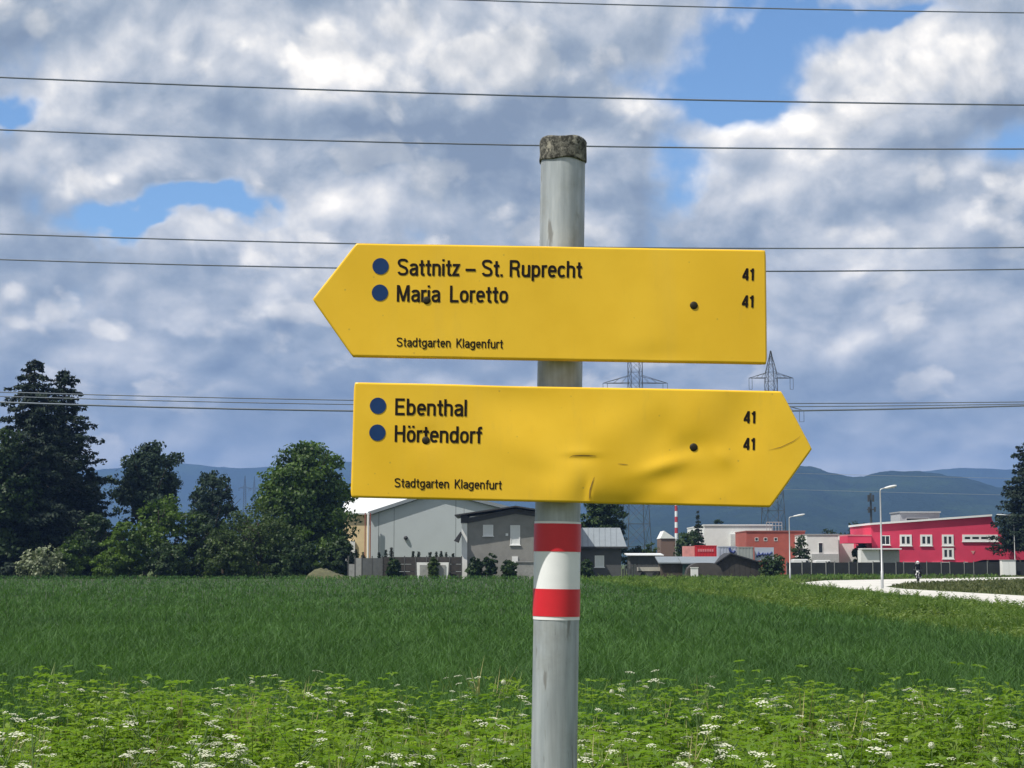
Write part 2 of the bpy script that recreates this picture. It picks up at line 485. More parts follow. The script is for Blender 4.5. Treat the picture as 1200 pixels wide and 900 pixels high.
def steel():
    m = bpy.data.materials.new('weathered_galvanised_steel'); m.use_nodes = True
    t = NT(m.node_tree); b = t.n['Principled BSDF']
    g = t.node('ShaderNodeNewGeometry').outputs['Position']
    gs = t.vm('MULTIPLY', g, (1.0, 1.0, 0.09))
    st = t.noise(gs, 90.0, 6.0, 0.6); bl = t.noise(g, 16.0, 5.0, 0.6); fine = t.noise(gs, 300.0, 4.0, 0.6)
    c = t.mix(t.maprange(st, 0.3, 0.7), (.34, .375, .395), (.48, .515, .53))
    c = t.mix(t.maprange(bl, 0.45, 0.70, 0, .55), c, (.27, .28, .26))
    c = t.mix(t.maprange(fine, 0.64, 0.74, 0, .55), c, (.12, .11, .09))
    sc2 = t.noise(t.vm('MULTIPLY', g, (1.0, 1.0, 0.16)), 60.0, 4.0, 0.55)
    c = t.mix(t.maprange(sc2, 0.61, 0.66, 0, .65), c, (.16, .15, .13))
    gr = t.noise(t.vm('MULTIPLY', g, (1.0, 1.0, 0.05)), 34.0, 5.0, 0.6)
    c = t.mix(t.maprange(gr, 0.52, 0.74, 0, .35), c, (.17, .18, .18))
    t.put(b.inputs['Base Color'], c)
    b.inputs['Metallic'].default_value = 0.35
    t.put(b.inputs['Roughness'], t.maprange(bl, 0.3, 0.7, 0.42, 0.62))
    bn = t.node('ShaderNodeBump'); bn.inputs['Strength'].default_value = 0.25; bn.inputs['Distance'].default_value = 0.002
    t.put(bn.inputs['Height'], st); t.put(b.inputs['Normal'], bn.outputs[0])
    return m
def along(py):                      # point of the pole axis at a photo row
    q = P(655, py, YP); return bot + axis * ((q.z - bot.z) / axis.z)
mb = MB()
n = 48
a1 = axis.cross(Vector((0, 1, 0))).normalized(); a2 = axis.cross(a1).normalized()
def ring(c, r): return [c + (a1 * math.cos(2 * math.pi * k / n) + a2 * math.sin(2 * math.pi * k / n)) * r for k in range(n)]
def sleeve(mb, c0, c1, r0, r1, cap0=False, cap1=False):
    V = ring(c0, r0) + ring(c1, r1)
    mb.add(V, [(k, (k + 1) % n, (k + 1) % n + n, k + n) for k in range(n)], True)
    if cap0: mb.add(V[:n], [tuple(range(n - 1, -1, -1))])
    if cap1: mb.add(V[n:], [tuple(range(n))])
# the tube, a little dented and never perfectly round
stations = [foot + axis * ((along(188) - foot).length * i / 40) for i in range(41)]
V = []
for i, c in enumerate(stations):
    for k in range(n):
        q = 2 * math.pi * k / n
        r_ = PR * (1 + .004 * math.sin(3 * q + i * .3) + .003 * math.sin(7 * q - i * .7))
        V.append(c + (a1 * math.cos(q) + a2 * math.sin(q)) * r_)
mb.add(V, [(i * n + k, i * n + (k + 1) % n, (i + 1) * n + (k + 1) % n, (i + 1) * n + k) for i in range(40) for k in range(n)], True)
mb.build('pole', steel(), signpost)

def cap_mat():
    m = bpy.data.materials.new('lichened_cap'); m.use_nodes = True
    t = NT(m.node_tree); b = t.n['Principled BSDF']
    g = t.node('ShaderNodeNewGeometry').outputs['Position']
    n1 = t.noise(g, 130.0, 6.0, 0.7, 0.5); n2 = t.noise(g, 55.0, 4.0, 0.6)
    c = t.mix(t.maprange(n1, 0.42, 0.58), (.035, .035, .03), (.17, .165, .14))
    c = t.mix(t.maprange(n2, 0.54, 0.62, 0, .85), c, (.36, .34, .28))
    c = t.mix(t.maprange(t.noise(g, 240.0, 3.0, 0.6), 0.6, 0.7, 0, .8), c, (.02, .02, .018))
    t.put(b.inputs['Base Color'], c); b.inputs['Roughness'].default_value = 0.9
    bn = t.node('ShaderNodeBump'); bn.inputs['Strength'].default_value = 0.8; bn.inputs['Distance'].default_value = 0.003
    t.put(bn.inputs['Height'], n1); t.put(b.inputs['Normal'], bn.outputs[0])
    return m
mb = MB()
rng = random.Random(4)
prof = [(190.8, 1.03), (190.6, 1.066), (189, 1.07), (180, 1.062), (172, 1.064), (166.5, 1.062), (164.8, 1.035), (164.0, .96), (163.8, .80), (163.6, .4), (163.5, .01)]
V = []
for py, f in prof:
    c = along(py)
    for k in range(n):
        q = 2 * math.pi * k / n
        w = 1 + (.010 * math.sin(5 * q + py) + .008 * rng.uniform(-1, 1) if 165 < py < 190 else 0)
        V.append(c + (a1 * math.cos(q) + a2 * math.sin(q)) * PR * f * w + axis * (.0012 * math.sin(4 * q + py * .3)))
mb.add(V, [(i * n + k, i * n + (k + 1) % n, (i + 1) * n + (k + 1) % n, (i + 1) * n + k) for i in range(len(prof) - 1) for k in range(n)], True)
mb.build('pole_cap', cap_mat(), signpost, label='dark lichen-covered cap on the top of the pole')
# red, white, red foil wound round the pole
foil_w = mat('white_foil', (.80, .81, .81), .35, var=.04, scale=30)
foil_r = mat('red_foil', (.62, .018, .03), .35, var=.06, scale=30)
for (y0, y1, m_, nm, dr) in ((611.5, 726.0, foil_w, 'white_band', .0006), (614.0, 646.5, foil_r, 'red_band', .0011), (690.0, 722.0, foil_r, 'red_band', .0011)):
    mb = MB()
    if nm == 'white_band':
        for (q0, q1) in ((611.5, 726.0),): sleeve(mb, along(q1), along(q0), PR * 1.004 + dr, PR * 1.004 + dr)
    else: sleeve(mb, along(y1), along(y0), PR * 1.004 + dr, PR * 1.004 + dr)
    mb.build(nm, m_, signpost)

# ---- boards
def yellow():
    m = bpy.data.materials.new('yellow_enamel'); m.use_nodes = True
    t = NT(m.node_tree); b = t.n['Principled BSDF']
    g = t.node('ShaderNodeNewGeometry').outputs['Position']
    n1 = t.noise(g, 7.0, 5.0, 0.6); n2 = t.noise(t.vm('MULTIPLY', g, (1, 1, .25)), 60.0, 5.0, 0.65)
    c = t.mix(t.maprange(n1, 0.3, 0.7), (.80, .485, .018), (.87, .545, .028))
    c = t.mix(t.maprange(n2, 0.56, 0.78, 0, .16), c, (.50, .33, .06))
    dr = t.noise(t.vm('MULTIPLY', g, (1.0, 1.0, .10)), 26.0, 5.0, 0.6)
    c = t.mix(t.maprange(dr, 0.54, 0.76, 0, .10), c, (.55, .38, .09))
    sp = t.node('ShaderNodeTexVoronoi', feature='F1'); t.put(sp.inputs['Vector'], g); sp.inputs['Scale'].default_value = 42.0
    c = t.mix(t.maprange(sp.outputs['Distance'], 0.075, 0.03, 0, .4), c, (.25, .18, .06))
    t.put(b.inputs['Base Color'], c)
    t.put(b.inputs['Roughness'], t.maprange(n1, 0.3, 0.7, 0.34, 0.46))
    b.inputs['Specular IOR Level'].default_value = 0.4
    bn = t.node('ShaderNodeBump'); bn.inputs['Strength'].default_value = 0.05; bn.inputs['Distance'].default_value = 0.002
    t.put(bn.inputs['Height'], t.noise(g, 35.0, 4.0, 0.6)); t.put(b.inputs['Normal'], bn.outputs[0])
    return m
YEL = yellow()
INK = mat('black_print', (.010, .006, .005), .6, var=.2, scale=60, spec=.2)
BLUE = mat('blue_print', (.003, .034, .130), .55, var=.1, scale=60, spec=.3)
BOLT = mat('oxidised_bolt', (.030, .026, .016), .6, metal=.3, var=.5, scale=300, spec=.3)
ALU = mat('raw_aluminium', (.42, .43, .43), .45, metal=.7, var=.15, scale=40)

def gauss(px, py, cx, cy, sx, sy, ang=0.0):
    c, s = math.cos(ang), math.sin(ang)
    u, w = (px - cx) * c + (py - cy) * s, -(px - cx) * s + (py - cy) * c
    return math.exp(-(u / sx) ** 2 - (w / sy) ** 2)
def dent_upper(px, py):             # metres away from the viewer
    d = .0006 * math.sin(px * .021 + py * .017) + .0004 * math.sin(px * .06 - py * .05)
    d += .0016 * gauss(px, py, 770, 420, 30, 16)
    return d
def dent_lower(px, py):
    d = .0008 * math.sin(px * .019 + 1) + .0005 * math.sin(px * .05 - py * .06)
    d += .0075 * gauss(px, py, 610, 462, 70, 46, .25)             # hollow above the middle
    d += .0125 * gauss(px, py, 732, 604, 44, 27)                  # lower edge knocked back
    d -= .0030 * gauss(px, py, 668, 566, 22, 26)
    d += .0022 * gauss(px, py, 812, 524, 24, 16, -.2)             # pulled in round the bolt
    d += .0012 * gauss(px, py, 790, 562, 50, 14, -.1)
    d += .0014 * gauss(px, py, 640, 556, 44, 16, .3)
    d -= .0016 * gauss(px, py, 726, 500, 46, 26, -.5)
    d += .0012 * gauss(px, py, 770, 512, 18, 30, .5)
    d -= .0026 * gauss(px, py, 778, 546, 30, 9, -.3)
    d -= .0015 * gauss(px, py, 848, 536, 13, 9, .9)
    d -= .0016 * gauss(px, py, 822, 472, 34, 34, .2)
    d += .0030 * gauss(px, py, 866, 498, 30, 60, .25)
    d += .0012 * gauss(px, py, 500, 512, 18, 12)
    d += .0024 * (1 / (1 + math.exp(-(py - 534 - (px - 683) * .02) / 1.6)) - .5) * gauss(px, py, 682, 534, 18, 9)
    d -= .0034 * (1 / (1 + math.exp(-(px - 690 + (py - 572) * .12) / 1.2)) - .5) * gauss(px, py, 690, 578, 16, 16)
    d += .0007 * math.sin(px * .11) * gauss(px, py, 790, 580, 60, 10)
    return d
def bend(px, py, dent, lift=0.0):
    p = P(px, py, YS); p.y += dent(px, py) - lift
    return p
def board(left, right, dent, label, nx=124, half=30):
    """left and right edges as photo pixels from the top down, three points for the pointed end"""
    def edge(pl, v):
        if len(pl) == 2: a, b, t = pl[0], pl[1], v
        elif v <= .5: a, b, t = pl[0], pl[1], v * 2
        else: a, b, t = pl[1], pl[2], v * 2 - 1
        return (a[0] + (b[0] - a[0]) * t, a[1] + (b[1] - a[1]) * t)
    mb = MB(); ny = half * 2
    ctr = np.mean([p for p in left + right], axis=0)
    V = []
    for j in range(ny + 1):
        L, Rr = edge(left, j / ny), edge(right, j / ny)
        for i in range(nx + 1):
            u = i / nx
            V.append((L[0] + (Rr[0] - L[0]) * u, L[1] + (Rr[1] - L[1]) * u))
    w = nx + 1
    front = [bend(x, y, dent) for x, y in V]
    mb.add(front, [(j * w + i, (j + 1) * w + i, (j + 1) * w + i + 1, j * w + i + 1) for j in range(ny) for i in range(nx)], True)
    # rolled rim, then a short flange behind
    loop = [i for i in range(w)] + [j * w + nx for j in range(1, ny + 1)] + [ny * w + i for i in range(nx - 1, -1, -1)] + [j * w for j in range(ny - 1, 0, -1)]
    pts = [V[k] for k in loop]; m = len(pts)
    out = []
    for k in range(m):
        a, b = pts[k - 3], pts[(k + 3) % m]
        tx, ty = b[0] - a[0], b[1] - a[1]; l = math.hypot(tx, ty) or 1
        out.append((ty / l, -tx / l))
    rings = []
    for off, back in ((0, 0), (.8, .00025), (1.5, .0008), (2.1, .0017), (2.3, .0030), (2.3, .0110), (1.4, .0114)):
        rings.append([bend(p[0] + q[0] * off, p[1] + q[1] * off, dent, -back) for p, q in zip(pts, out)])
    for r0, r1 in zip(rings, rings[1:]):
        mb.add(r0 + r1, [(k, k + m, (k + 1) % m + m, (k + 1) % m) for k in range(m)], True)
    # plain back sheet
    back = [bend(ctr[0] + (x - ctr[0]) * .995, ctr[1] + (y - ctr[1]) * .985, dent, -.0016) for x, y in V]
    mb.add(back, [(j * w + i, j * w + i + 1, (j + 1) * w + i + 1, (j + 1) * w + i) for j in range(ny) for i in range(nx)], True)
    return mb.build('sign_board', YEL, signpost, label=label)

B1 = board([(418.5, 287), (368.5, 350.5), (414, 415.5)], [(895.5, 295), (897, 424)], dent_upper, 'upper yellow arrow board pointing left, two blue dots and route number 41')
B2 = board([(417, 450), (413, 580.5)], [(914.5, 460.5), (949.5, 526), (902, 592)], dent_lower, 'lower yellow arrow board pointing right, dented along its lower edge')

# ---- lettering: a narrow grotesque drawn as strokes of even weight
def arc(cx, cy, rx, ry, a0, a1, n_=12, p=2.5):
    o = []
    for i in range(n_ + 1):
        a = R(a0 + (a1 - a0) * i / n_); c, s = math.cos(a), math.sin(a)
        o.append((cx + rx * math.copysign(abs(c) ** (2 / p), c), cy + ry * math.copysign(abs(s) ** (2 / p), s)))
    return o
H = .075                            # half the stroke
XH = .725
def glyph(c):
    """(strokes, advance) at cap height 1"""
    l, r, m = H, .37, .22            # bowl left, right, middle for small letters
    yt, yb = XH - H, H
    my = XH / 2; ry = my - H; rx = (r - l) / 2
    full = arc(m, my, rx, ry, 0, 360, 28)
    if c == 'S':
        return [arc(.265, .745, .195, .187, 12, 180, 14) + [(.085, .68), (.14, .585), (.27, .515), (.40, .44), (.455, .33)] + arc(.265, .255, .195, .187, 0, -172, 14)], .56
    if c == 'a':
        return [arc(.215, .50, .145, .16, 165, 0, 10) + [(.36, .12), (.375, .04), (.40, .0)],
                [(.36, .43), (.25, .405), (.14, .37), (.08, .30), (.07, .20), (.10, .11), (.17, .065), (.25, .075), (.32, .13), (.355, .22)]], .455
    if c == 't': return [[(.145, .93), (.145, .17)] + arc(.225, .15, .08, .085, 180, 275, 6) + [(.275, .066)], [(.01, yt - .01), (.28, yt - .01)]], .31
    if c == 'n': return [[(l, 0), (l, XH)], arc(.215, .49, .145, .168, 160, 0, 10) + [(.36, 0)]], .465
    if c == 'h': return [[(l, 0), (l, 1)], arc(.215, .49, .145, .168, 160, 0, 10) + [(.36, 0)]], .465
    if c == 'i': return [[(l, 0), (l, XH)], [(l, .87), (l, 1.0)]], .185
    if c == 'l': return [[(l, 0), (l, 1)]], .185
    if c == 'z': return [[(.02, yt), (.30, yt), (.06, yb), (.34, yb)]], .39
    if c == '-': return [[(.04, .37), (.52, .37)]], .60
    if c == '.': return [[(.075, 0), (.075, .15)]], .24
    if c == ' ': return [], .20
    if c == 'R': return [[(.075, 0), (.075, 1)], [(.075, .932), (.27, .932)] + arc(.27, .725, .17, .207, 90, -90, 14)[1:] + [(.075, .518)],
                         [(.27, .50), (.37, .46), (.41, .36), (.425, .12), (.465, 0)]], .57
    if c == 'u': return [[(l, XH), (l, .235)] + arc(.205, .235, .137, .168, 180, 340, 10), [(.36, XH), (.36, 0)]], .465
    if c == 'p': return [[(l, XH), (l, -.22)], arc(m + .005, my, rx, ry, 170, -170, 24)], .475
    if c == 'b': return [[(l, 0), (l, 1)], arc(m + .005, my, rx, ry, 170, -170, 24)], .475
    if c == 'd': return [[(r, 0), (r, 1)], arc(m - .005, my, rx, ry, 10, 350, 24)], .475
    if c == 'g': return [[(r, XH), (r, .0)] + arc(m - .005, -.02, rx, .135, 0, -165, 10), arc(m - .005, my + .02, rx, ry - .02, 10, 350, 24)], .475
    if c == 'r': return [[(l, 0), (l, XH)], arc(.235, .46, .167, .20, 165, 88, 8) + [(.275, yt)]], .30
    if c == 'e': return [[(.075, .375), (.365, .375)] + arc(m, my, rx, ry, 8, 318, 26)], .455
    if c == 'c': return [arc(m, my, rx, ry, 40, 320, 24)], .43
    if c == 'o': return [full], .46
    if c == 'ö': return [full, [(.125, .86), (.125, .99)], [(.315, .86), (.315, .99)]], .46
    if c == 'M': return [[(.075, 0), (.075, 1)], [(.105, .96), (.315, .04)], [(.315, .04), (.525, .96)], [(.555, 0), (.555, 1)]], .67
    if c == 'L': return [[(.075, 1), (.075, .068), (.42, .068)]], .46
    if c == 'K': return [[(.075, 0), (.075, 1)], [(.09, .36), (.44, 1)], [(.21, .55), (.46, 0)]], .53
    if c == 'f': return [[(.135, 0), (.135, .80)] + arc(.225, .82, .09, .112, 180, 85, 8) + [(.275, .93)], [(.01, yt - .01), (.275, yt - .01)]], .30
    if c == 'E': return [[(.45, .932), (.075, .932), (.075, .068), (.46, .068)], [(.075, .52), (.42, .52)]], .52
    if c == 'H': return [[(.075, 0), (.075, 1)], [(.445, 0), (.445, 1)], [(.075, .53), (.445, .53)]], .56
    if c == '4': return [[(.46, .26), (.06, .26), (.06, .32), (.33, .93)], [(.345, 0), (.345, 1)]], .55
    if c == '1': return [[(.235, 0), (.235, 1)], [(.235, .93), (.18, .82), (.04, .765)]], .40
    raise KeyError(c)
def ribbon(pts, h):
    L, Rr = [], []
    k = len(pts)
    for i in range(k):
        p = Vector(pts[i]).to_2d() if False else Vector((pts[i][0], pts[i][1]))
        a = Vector(pts[max(i - 1, 0)][:2]); b = Vector(pts[min(i + 1, k - 1)][:2])
        d0 = (p - a); d1 = (b - p)
        d0 = d0.normalized() if d0.length > 1e-9 else None; d1 = d1.normalized() if d1.length > 1e-9 else None
        d0 = d0 or d1; d1 = d1 or d0
        t_ = (d0 + d1); t_ = t_.normalized() if t_.length > 1e-6 else d0
        nn = Vector((-t_.y, t_.x)); cs = max(.45, nn.dot(Vector((-d0.y, d0.x))))
        L.append(p + nn * h / cs); Rr.append(p - nn * h / cs)
    return L, Rr
def dense(pts, step=.12):
    o = [pts[0]]
    for a, b in zip(pts, pts[1:]):
        l = math.hypot(b[0] - a[0], b[1] - a[1]); k = max(1, int(l / step))
        o += [(a[0] + (b[0] - a[0]) * i / k, a[1] + (b[1] - a[1]) * i / k) for i in range(1, k + 1)]
    return o
def lettering(text, x0, y0, x1, y1, cap, dent, parent, weight=1.0, name='lettering'):
    """text between the photo pixels (x0, y0) and (x1, y1) of its base line"""
    strokes = []; pen = 0.0
    for ch in text:
        st, adv = glyph(ch)
        strokes += [[(x + pen, y) for x, y in s] for s in st]
        pen += adv
    pen -= .09
    sx = math.hypot(x1 - x0, y1 - y0) / pen
    ux, uy = (x1 - x0) / math.hypot(x1 - x0, y1 - y0), (y1 - y0) / math.hypot(x1 - x0, y1 - y0)
    mb = MB()
    for k, s in enumerate(strokes):
        # work at true size so that strokes keep an even weight
        s = [(x * sx, y * cap) for x, y in dense(s)]
        L, Rr = ribbon(s, H * cap * weight)
        V = []
        for a, b in zip(L, Rr):
            for q in (a, b):
                V.append(bend(x0 + q.x * ux + q.y * uy, y0 + q.x * uy - q.y * ux, dent, .00045 + (k % 5) * .00004))
        mb.add(V, [(2 * i, 2 * i + 1, 2 * i + 3, 2 * i + 2) for i in range(len(L) - 1)])
    return mb.build(name, INK, parent)
def dot(px, py, r, dent, parent):
    mb = MB(); k = 28
    V = [bend(px, py, dent, .0006)] + [bend(px + r * math.cos(2 * math.pi * i / k), py + r * math.sin(2 * math.pi * i / k), dent, .0006) for i in range(k)]
    mb.add(V, [(0, 1 + (i + 1) % k, 1 + i) for i in range(k)])
    return mb.build('route_dot', BLUE, parent)
def bolt(px, py, r, dent, parent):
    c = P(px, py, YS); c.y += dent(px, py)
    mb = MB(); V = []; k = 18; rr = r / FPX * YS * 1.0
    for q, y in ((1.0, 0.001), (1.0, -.0006), (.90, -.0012), (.62, -.0017), (.30, -.0019), (.01, -.0019)):
        V += [(c.x + rr * q * math.cos(2 * math.pi * i / k), c.y + y, c.z + rr * q * math.sin(2 * math.pi * i / k)) for i in range(k)]
    mb.add(V, [(a * k + i, (a + 1) * k + i, (a + 1) * k + (i + 1) % k, a * k + (i + 1) % k) for a in range(5) for i in range(k)], True)
    return mb.build('bolt', BOLT, parent)
for (px, py) in ((446, 312), (445.2, 343)): dot(px, py, 9.6, dent_upper, B1)
for (px, py) in ((443, 475.5), (442.3, 507)): dot(px, py, 9.6, dent_lower, B2)
lettering('Sattnitz - St. Ruprecht', 465.5, 322.6, 680.5, 325.6, 19.6, dent_upper, B1)
lettering('Maria  Loretto', 464.5, 353.6, 594, 355.0, 19.6, dent_upper, B1)
lettering('Stadtgarten  Klagenfurt', 464.5, 406.2, 588.5, 408.4, 10.8, dent_upper, B1, .92)
lettering('41', 870, 328.6, 883, 328.9, 14.2, dent_upper, B1, 1.25, 'route_number')
lettering('41', 869.6, 360.2, 882.6, 360.5, 14.2, dent_upper, B1, 1.25, 'route_number')
lettering('Ebenthal', 462.5, 486.4, 546, 487.8, 19.6, dent_lower, B2)
lettering('Hörtendorf', 462, 517.8, 563, 519.6, 19.6, dent_lower, B2)
lettering('Stadtgarten  Klagenfurt', 462, 571.0, 587, 573.6, 10.8, dent_lower, B2, .92)
lettering('41', 872, 495.6, 885, 495.9, 14.2, dent_lower, B2, 1.25, 'route_number')
lettering('41', 871.4, 527.0, 884.4, 527.3, 14.2, dent_lower, B2, 1.25, 'route_number')
for (px, py) in ((500, 352), (813, 358)): bolt(px, py, 4.7, dent_upper, B1)
for (px, py) in ((499, 516), (813, 524)): bolt(px, py, 4.7, dent_lower, B2)
# scratches and the torn fold of the lower board
SCR = mat('bare_scratch', (.26, .15, .03), .7, var=.3, scale=200)
def scratch(pts, w):
    mb = MB(); L, Rr = ribbon(dense(pts, 3.0), w); V = []
    for i, (a, b) in enumerate(zip(L, Rr)):
        t_ = min(1, 3 * min(i, len(L) - 1 - i) / len(L) + .25); c = (a + b) / 2
        for q in (c + (a - c) * t_, c + (b - c) * t_): V.append(bend(q.x, q.y, dent_lower, .0004))
    mb.add(V, [(2 * i, 2 * i + 1, 2 * i + 3, 2 * i + 2) for i in range(len(L) - 1)])
    mb.build('scratch', SCR, B2)
scratch([(667.5, 536), (671, 534.2), (682, 534.0), (699, 534.4)], .75)
scratch([(696.5, 559), (694, 566), (691.5, 574), (690.5, 586)], .65)
scratch([(901, 527.5), (915, 524), (930, 517), (938, 511)], .35)
scratch([(724, 543.5), (736, 544.5)], .4)
# clamps and rails that carry the boards, behind them
for (y_, px0, px1) in ((353.5, 488, 825), (520, 487, 825)):
    z0 = Z(y_ + 9, YS); z1 = Z(y_ - 9, YS)
    mb = MB().box(X(px0, YS), X(px1, YS), YS + .0125, YS + .0205, z0, z1)
    mb.build('mounting_rail', ALU, signpost)
    c = along(y_); mb = MB()
    V0 = ring(c - axis * .012, PR + .0035); V1 = ring(c + axis * .012, PR + .0035)
    mb.add(V0 + V1, [(k, (k + 1) % n, (k + 1) % n + n, k + n) for k in range(n)], True)
    mb.build('pole_clamp', ALU, signpost)

# ================================================================== buildings and yards
WHITE = mat('white_plaster', (.74, .74, .72), .8, var=.05, scale=1.5, stain=(.9, .18, (.45, .44, .40)))
WFRAME = mat('white_window_frame', (.78, .78, .77), .5, var=.03)
GLASS = mat('dark_window_glass', (.02, .025, .03), .08, var=.2, scale=1.0)
PALE_PANE = mat('pale_pane', (.70, .71, .70), .6, var=.06, scale=3)  # even pale colour filling some window panes
GREYW = mat('grey_render', (.245, .24, .222), .85, var=.10, scale=1.2, stain=(.8, .3, (.14, .14, .13)))
DARKW = mat('dark_grey_render', (.080, .082, .083), .85, var=.12, scale=1.4)
HALL = mat('grey_cladding', (.46, .50, .51), .5, var=.05, scale=.5, stain=(.5, .12, (.36, .39, .40)))
DROOF = mat('dark_roof', (.035, .035, .038), .7, var=.2, scale=2)
LROOF = mat('light_metal_roof', (.25, .28, .30), .45, var=.08, scale=1.5, metal=.2)
WROOF = mat('white_metal_roof', (.72, .73, .73), .5, var=.04, scale=.8)
CREAM = mat('cream_plaster', (.74, .58, .33), .8, var=.06, scale=1.2)
REDW = mat('crimson_render', (.64, .040, .100), .75, var=.06, scale=.7, stain=(.6, .15, (.52, .04, .09)))
BRICK = mat('brick_red_render', (.36, .085, .062), .85, var=.12, scale=1.0, stain=(.7, .25, (.26, .07, .055)))
METALP = mat('lamp_pole_metal', (.45, .46, .46), .45, metal=.4, var=.08, scale=5)
PYL = mat('pylon_steel', (.055, .062, .068), .6, metal=.2, var=.2, scale=.6)
WOODD = mat('dark_wood', (.045, .040, .035), .8, var=.3, scale=3)
CONC = mat('concrete', (.30, .30, .285), .85, var=.15, scale=2, stain=(1.5, .5, (.16, .16, .15)))
RUBBER = mat('tyre_rubber', (.018, .018, .018), .8, var=.1)
NET = mat('dark_fence_net', (.016, .019, .019), .9, var=.25, scale=1.2)
POSTM = mat('fence_post_metal', (.20, .21, .20), .6, metal=.3, var=.15, scale=3)
REDBOX = mat('red_container_paint', (.58, .020, .030), .45, var=.08, scale=2)
BLUEP = mat('blue_lettering', (.03, .05, .20), .6, var=.1)
BANNER = mat('pale_banner', (.42, .46, .55), .7, var=.08, scale=2)
GREYC = mat('grey_container_paint', (.33, .35, .34), .6, var=.08, scale=2)

def pbox(mb, x0, y0, x1, y1, Y, depth, base=False):
    """box whose front face fills the photo rectangle at distance Y"""
    return mb.box(X(x0, Y), X(x1, Y), Y, Y + depth, 0.0 if base else Z(y1, Y), Z(y0, Y))
def pprism(mb, pts, Y, depth, base=()):
    return mb.prism([(X(x, Y), 0.0 if i in base else Z(y, Y)) for i, (x, y) in enumerate(pts)], Y, Y + depth)
def window(parent, x0, y0, x1, y1, Y, pane=GLASS, mull=0, sill=True, proud=.06, fr=.09):
    xa, xb, za, zb = X(x0, Y), X(x1, Y), Z(y1, Y), Z(y0, Y)
    mb = MB()
    mb.box(xa, xa + fr, Y - proud, Y + .05, za, zb); mb.box(xb - fr, xb, Y - proud, Y + .05, za, zb)
    mb.box(xa + fr, xb - fr, Y - proud + .004, Y + .05, za, za + fr); mb.box(xa + fr, xb - fr, Y - proud + .004, Y + .05, zb - fr, zb)
    for k in range(mull):
        xm = xa + (xb - xa) * (k + 1) / (mull + 1)
        mb.box(xm - fr * .45, xm + fr * .45, Y - proud + .008, Y + .05, za + fr, zb - fr)
    w = mb.build('window', WFRAME, parent)
    MB().box(xa + fr * .9, xb - fr * .9, Y - .012, Y + .02, za + fr * .9, zb - fr * .9).build('pane', pane, w)
    if sill: MB().box(xa - .08, xb + .08, Y - proud - .08, Y + .02, za - .09, za - .002).build('sill', WFRAME, w)
    return w

# ---- grey hall with a low gable
Y = 206.0
hall = thing('hall', 'large pale grey clad hall with a low gable left of the dark house', 'hall', (X(515, Y), Y, 0))
def hall_top(px): return 603 - .325 * (px - 434) if px < 514 else 577 + .25 * (px - 514)
MB().prism([(X(434.5, Y), 0), (X(606, Y), 0), (X(606, Y), Z(hall_top(606), Y) - .1), (X(514, Y), Z(577, Y) - .1), (X(434.5, Y), Z(603, Y) - .1)], Y + .08, Y + 30).build('wall', mat('joint_dark', (.09, .10, .11), .8), hall)
cuts = [434, 443.5, 461.5, 534, 606]
for a, b in zip(cuts, cuts[1:]):
    mid = [(X(514, Y), Z(577, Y) - .05)] if a < 514 < b else []
    MB().prism([(X(a, Y) + .025, 0), (X(b, Y) - .025, 0), (X(b, Y) - .025, Z(hall_top(b), Y) - .05)] + mid + [(X(a, Y) + .025, Z(hall_top(a), Y) - .05)], Y, Y + .075).build('wall_panel', HALL, hall)
for (a, b) in ((431, 514), (514, 609)):
    MB().prism([(X(a, Y), Z(hall_top(a), Y)), (X(b, Y), Z(hall_top(b), Y)), (X(b, Y), Z(hall_top(b), Y) + .42), (X(a, Y), Z(hall_top(a), Y) + .42)], Y - .5, Y + 30.2).build('roof', LROOF, hall)
mb = MB().ball((X(475.5, Y), Y - .15, Z(630.5, Y)), .26); mb.build('wall_lamp', DROOF, hall)

# ---- cream building with a white roof left of the hall
Y = 214.0
cream = thing('cream_building', 'cream plastered building with white metal roof between the maple and the grey hall', 'building', (X(424, Y), Y, 0))
MB().box(X(402, Y), X(446, Y), Y, Y + 12, 0, Z(601, Y)).build('wall', CREAM, cream)
V = [(X(399, Y), Y - .5, Z(601, Y)), (X(470, Y), Y - .5, Z(601, Y)), (X(500, Y), Y + 8, Z(580, Y + 8)), (X(399, Y), Y + 8, Z(580, Y + 8))]
mb = MB(); mb.add(V + [(x, y, z - .2) for x, y, z in V], [(0, 1, 2, 3), (7, 6, 5, 4), (0, 4, 5, 1), (1, 5, 6, 2), (2, 6, 7, 3), (3, 7, 4, 0)])
mb.build('roof', WROOF, cream)
for px, m_ in ((431.2, WFRAME), (427.6, mat('rust_red_pipe', (.30, .07, .05), .6)), (433.6, mat('rust_red_pipe', (.3, .07, .05), .6))):
    MB().tube([(X(px, 205.0), 205.0, 0), (X(px, 205.0), 205.0, Z(601, 205.0))], .13 if m_ is WFRAME else .06, 8).build('downpipe', m_, cream)
MB().box(X(404, Y), X(416, Y), Y - .3, Y - .05, 0, Z(634, Y)).build('garage_door', WHITE, cream)

